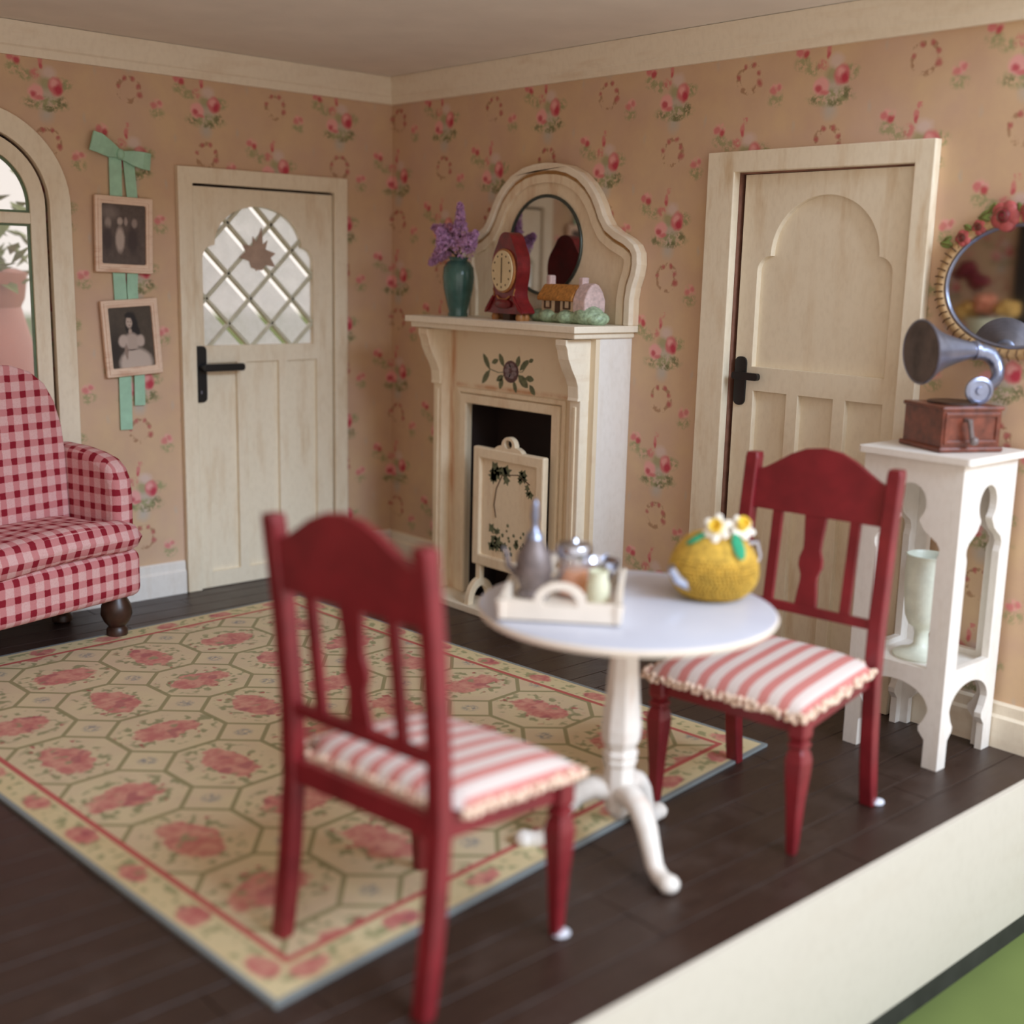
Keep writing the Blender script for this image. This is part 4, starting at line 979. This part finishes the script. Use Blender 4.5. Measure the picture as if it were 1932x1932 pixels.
GR = R(-27)
gp = thing('gramophone', 'gramophone with pewter horn and reddish wooden box', 'gramophone', (-.212, -3.468, 1.0755), GR)
hb = .112
MB().box(-hb, hb, -hb, hb, .010, .142).build('box', 'box_wood', gp, bevel=.004)
MB().box(-hb - .010, hb + .010, -hb - .010, hb + .010, 0, .018).build('plinth', 'box_wood', gp, bevel=.006)
MB().box(-hb - .006, hb + .006, -hb - .006, hb + .006, .138, .152).build('lid', 'box_wood', gp, bevel=.005)
fr_ = [(-hb + .008, .026), (hb - .008, .026), (hb - .008, .132), (-hb + .008, .132)]
MB().prism(fr_, -hb - .006, -hb + .004, 'y', [inset(fr_, .014)]).build('front_beading', 'box_wood', gp, bevel=.003)
MB().lathe([(0, .152), (.085, .152), (.085, .160), (0, .160)], segs=28).build('turntable', 'bun_wood', gp, smooth=40)
MB().tube([(-.030, -hb - .004, .108), (-.030, -hb - .030, .108)], .007, 8).tube([(-.030, -hb - .028, .112), (-.024, -hb - .030, .08), (-.016, -hb - .030, .048)], [.010, .008, .009], 8).sph((-.012, -hb - .036, .042), .015, 12, 8).build('crank', 'pewter_dark', gp, smooth=60)
# horn opens along local -x; goose neck returns to the sound box
hz = .322
hq = M.Translation((-.132, .02, hz)) @ M.Rotation(R(90 - 2), 4, 'Y')
MB().lathe([(.102, .004), (.106, 0), (.110, .003), (.104, .013), (.080, .045), (.060, .085), (.045, .130), (.034, .172), (.028, .200), (.033, .204), (.033, .217), (.026, .221), (.0, .221)], segs=40, mx=hq).build('horn', 'silver', gp, smooth=50)
MB().lathe([(.102, .002), (.098, .010), (.074, .044), (.054, .084), (.038, .128), (.0, .142)], segs=40, mx=hq).build('horn_bell', 'horn_inside', gp, smooth=50)
MB().tube([(.078, .02, hz + .004), (.110, .02, hz + .002), (.138, .018, hz - .008), (.158, .012, hz - .030), (.164, .002, hz - .058), (.155, -.010, hz - .082), (.132, -.026, hz - .098), (.10, -.042, hz - .110), (.06, -.056, hz - .120)], [.028, .028, .027, .025, .023, .021, .019, .017, .016], 12).build('goose_neck', 'silver', gp, smooth=60)
sbq = M.Translation((.048, -.064, .200)) @ M.Rotation(R(90), 4, 'X') @ M.Rotation(R(-12), 4, 'Y')
MB().lathe([(0, -.012), (.042, -.012), (.046, -.006), (.046, .008), (.036, .012), (.034, .006), (.014, .006), (.012, .014), (0, .014)], segs=24, mx=sbq).build('sound_box', 'silver', gp, smooth=45)
MB().tube([(.095, .03, .156), (.108, .02, .19), (.150, .0, .208)], .014, 8).build('bracket', 'pewter_dark', gp, smooth=60)

# ------------------------------------------------------------------ oval mirror with roses
om_c = (-.006, -3.560, 1.620)
mi = thing('oval_mirror', 'oval gilt mirror with a garland of painted roses', 'mirror', om_c)
ma, mb_ = .300, .248
MB().prism(ell(0, 0, ma - .042, mb_ - .042, 48), -.022, -.010, 'x').build('mirror_glass', 'mirror', mi)
MB().tube([(-.018, a, b_) for a, b_ in ell(0, 0, ma - .022, mb_ - .022, 64)], .0195, 10, True).build('gilt_frame', 'gold', mi, smooth=60)
MB().tube([(-.026, a, b_) for a, b_ in ell(0, 0, ma - .044, mb_ - .044, 64)], .006, 8, True).build('inner_rim', 'silver', mi, smooth=60)
for k in range(56):
    a = 2 * pi * k / 56
    c = V((-.020, (ma - .018) * cos(a), (mb_ - .018) * sin(a)))
    if 35 < math.degrees(a) < 145: continue
    MB().tube([(-.028, (ma + .001) * cos(a), (mb_ + .001) * sin(a)), (-.0405, (ma - .016) * cos(a + .012), (mb_ - .016) * sin(a + .012)), (-.036, (ma - .036) * cos(a), (mb_ - .036) * sin(a))], .0024, 5).build('frame_notch', 'gold_dark', mi)
def rose(c, r_):
    g = MB()
    g.sph(c, (r_ * .30, r_, r_ * .95), 16, 8)
    for k in range(5): a = k * 2 * pi / 5 + r_ * 40; g.sph((c[0] - r_ * .05, c[1] + r_ * .48 * cos(a), c[2] + r_ * .48 * sin(a)), (r_ * .30, r_ * .62, r_ * .58), 12, 8)
    ro = g.build('rose', 'rose_paint', mi, smooth=60)
    MB().sph((c[0] - r_ * .25, c[1], c[2]), (r_ * .35, r_ * .5, r_ * .5), 10, 6).build('rose_heart', 'rose_dark', ro, smooth=60)
    sw_ = [(c[0] - r_ * .59, c[1] + r_ * .62 * (1 - i / 22) * cos(i * .7), c[2] + r_ * .62 * (1 - i / 22) * sin(i * .7)) for i in range(18)]
    MB().tube(sw_, .0016, 4).build('petal_line', 'gold_dark', ro)
for c, r_ in (((-.03, .060, .232), .050), ((-.03, .150, .196), .026), ((-.03, .206, .160), .028), ((-.03, -.03, .245), .040), ((-.03, -.12, .225), .034), ((-.03, -.195, .178), .030)): rose(c, r_)
for y_, z_, a, L in ((.115, .215, 200, .05), (.112, .250, 150, .05), (.10, .275, 120, .045), (.175, .185, 210, .04), (.245, .135, 190, .05), (.215, .125, 250, .04), (.02, .275, 80, .05), (-.03, .29, 60, .045), (.25, .165, 150, .035), (-.08, .26, 60, .05), (-.15, .225, 30, .05), (-.23, .15, -10, .05)):
    q = M.Translation((-.03, y_, z_)) @ M.Rotation(R(a), 4, 'X')
    lfo = MB().sph((0, -L * .45, 0), (.006, L * .5, L * .28), 10, 6, q).build('leaf', 'leaf_paint', mi, smooth=60)
    MB().tube([tuple(q @ V((-.006, 0, 0))), tuple(q @ V((-.0065, -L * .9, 0)))], .0016, 4).build('leaf_vein', 'gold_dark', lfo)

# ------------------------------------------------------------------ gingham armchair
ar = thing('armchair', 'red gingham armchair in front of the arched window', 'armchair', (-2.262, -.430, 0), R(16))
# local: +x right (in picture), -y faces the room
aw, ad = .450, .255
MB().box(-aw, aw, -ad, ad, .178, .395).build('base', 'gingham', ar, smooth=50, bevel=.045, seg=4)
def cushion(name, cx, cy, cz, rx, ry, rz_, e=.38):
    return MB().sph((cx, cy, cz), (rx, ry, rz_), 48, 20, e=e).build(name, 'gingham', ar, smooth=80)
cu_ = MB(); vs_, fs_ = [], []; nx, ny = 24, 18
for tz in (1, -1):
    for j in range(ny + 1):
        for i in range(nx + 1):
            u_, v_ = i / nx * 2 - 1, j / ny * 2 - 1
            bul = ((1 - abs(u_) ** 7) * (1 - abs(v_) ** 6)) ** .5
            wid = .375 if v_ < -.35 else .268
            sm = max(0, min(1, (-v_ - .30) / .2)); wid = .350 + .116 * sm
            vs_.append((u_ * wid * (1 - .09 * abs(v_) ** 10), -.075 + v_ * .215 * (1 - .10 * abs(u_) ** 10), .456 + tz * (.034 * bul + .036 * (1 - abs(u_) ** 16) * (1 - abs(v_) ** 12) + .004) + (.012 * sin(u_ * 3 + 1) if v_ < 0 else 0)))
n_ = (nx + 1) * (ny + 1)
for j in range(ny):
    for i in range(nx):
        a = j * (nx + 1) + i; fs_.append((a, a + 1, a + nx + 2, a + nx + 1)); fs_.append((n_ + a, n_ + a + nx + 1, n_ + a + nx + 2, n_ + a + 1))
edge = [i for i in range(nx + 1)] + [(nx + 1) * (j + 1) + nx for j in range(ny)] + [(nx + 1) * ny + nx - 1 - i for i in range(nx)] + [(nx + 1) * (ny - 1 - j) for j in range(ny - 1)]
for q in range(len(edge)): r_ = (q + 1) % len(edge); fs_.append((edge[q], edge[r_], n_ + edge[r_], n_ + edge[q]))
MB().add(vs_, fs_).build('seat_cushion', 'gingham', ar, smooth=75)
armp = [(ad - .02, .38), (ad - .02, .83), (.05, .822)] + [(-.06, .805), (-.13, .785), (-.175, .75), (-.20, .70), (-.208, .62), (-.205, .38)]
for s_ in (-1, 1):
    MB().prism(armp, s_ * (aw - .045) - .055, s_ * (aw - .045) + .055, 'x').build('arm', 'gingham', ar, smooth=60, bevel=.040, seg=4)
bk = [(.345, .40), (.348, .80), (.340, .92), (.312, 1.03), (.268, 1.11), (.20, 1.165), (.11, 1.195), (0, 1.205)]; bk = bk + [(-a, b_) for a, b_ in bk[::-1][1:]]
MB().prism(bk, .085, .215, 'y', mx=M.Translation((0, 0, .4)) @ M.Rotation(R(-3), 4, 'X') @ M.Translation((0, 0, -.4))).build('backrest', 'gingham', ar, smooth=60, bevel=.045, seg=4)
for sx in (-1, 1):
    for sy in (-1, 1):
        bf = MB().lathe([(0, 0), (.034, 0), (.046, .012), (.046, .036), (.036, .050), (.054, .072), (.068, .105), (.064, .145), (.050, .172), (.046, .185), (0, .185)], (sx * .348, sy * .185, 0), 24).build('bun_foot', 'bun_wood', ar, smooth=40)
MB().sph((.338, -.200, .004), (.03, .026, .010), 10, 6).build('putty_dab', 'sticker', ar, smooth=60)

# ------------------------------------------------------------------ the far side of the room, seen in the oval mirror
st2 = thing('side_table', 'pale green pedestal table reflected in the oval mirror', 'table', (-4.12, -1.40, 0))
MB().lathe([(0, 1.20), (.34, 1.20), (.36, 1.215), (.35, 1.23), (0, 1.23)], segs=40).build('top', 'goblet', st2, smooth=40)
MB().lathe([(0, 0), (.18, 0), (.17, .03), (.05, .06), (.04, .4), (.05, 1.18), (0, 1.20)], segs=20).build('pedestal', 'goblet', st2, smooth=40)
bw = MB().lathe([(0, 0), (.07, 0), (.08, .02), (.14, .10), (.16, .16), (.15, .16), (.12, .10), (0, .06)], segs=28).build('flower_bowl', 'cream_pot', smooth=50); bw.location = (-4.12, -1.40, 1.231); tag(bw, 'pale bowl of flowers reflected in the oval mirror', 'bowl')
rnd2 = random.Random(5)
MT['peach'] = simple('peach_bloom', (232, 150, 116), .8, .2, 20.); MT['ochre_bloom'] = simple('ochre_bloom', (222, 176, 96), .8, .2, 20.); MT['crimson'] = simple('crimson_bloom', (120, 34, 44), .8, .3, 20.)
for k, (nm, lbl, mt, dx, dy, dz) in enumerate((('peach_rose', 'peach rose low in the bowl reflected in the oval mirror', 'peach', .02, .02, .24), ('yellow_rose', 'ochre yellow rose low in the bowl reflected in the oval mirror', 'ochre_bloom', .02, -.14, .22), ('yellow_rose', 'ochre rose hanging over the bowl edge, reflected in mirror', 'ochre_bloom', .0, .16, .20), ('red_rose', 'tall crimson rose reflected in the oval mirror', 'crimson', .0, .20, .46), ('red_rose', 'shorter crimson rose reflected in the oval mirror', 'crimson', .0, .10, .40))):
    t = thing(nm, lbl, 'flower', (-4.12, -1.40, 1.231), 0, 'flowers seen in the oval mirror')
    MB().tube([(0, 0, .07), (dx * .5, dy * .5, .10 + dz * .4), (dx, dy, dz)], .006, 6).build('stem', 'stem', t)
    g = MB()
    for q in range(9): g.sph((dx + rnd2.uniform(-.04, .04), dy + rnd2.uniform(-.04, .04), dz + rnd2.uniform(-.02, .05)), (.052, .052, .042), 10, 6)
    g.build('bloom', mt, t, smooth=60)
o = MB().box(LX, LX + .03, -1.46, -1.33, 0, CZ).build('trim_5', 'fascia_black'); struct(o, 'dark upright post on the far side wall', 'trim')
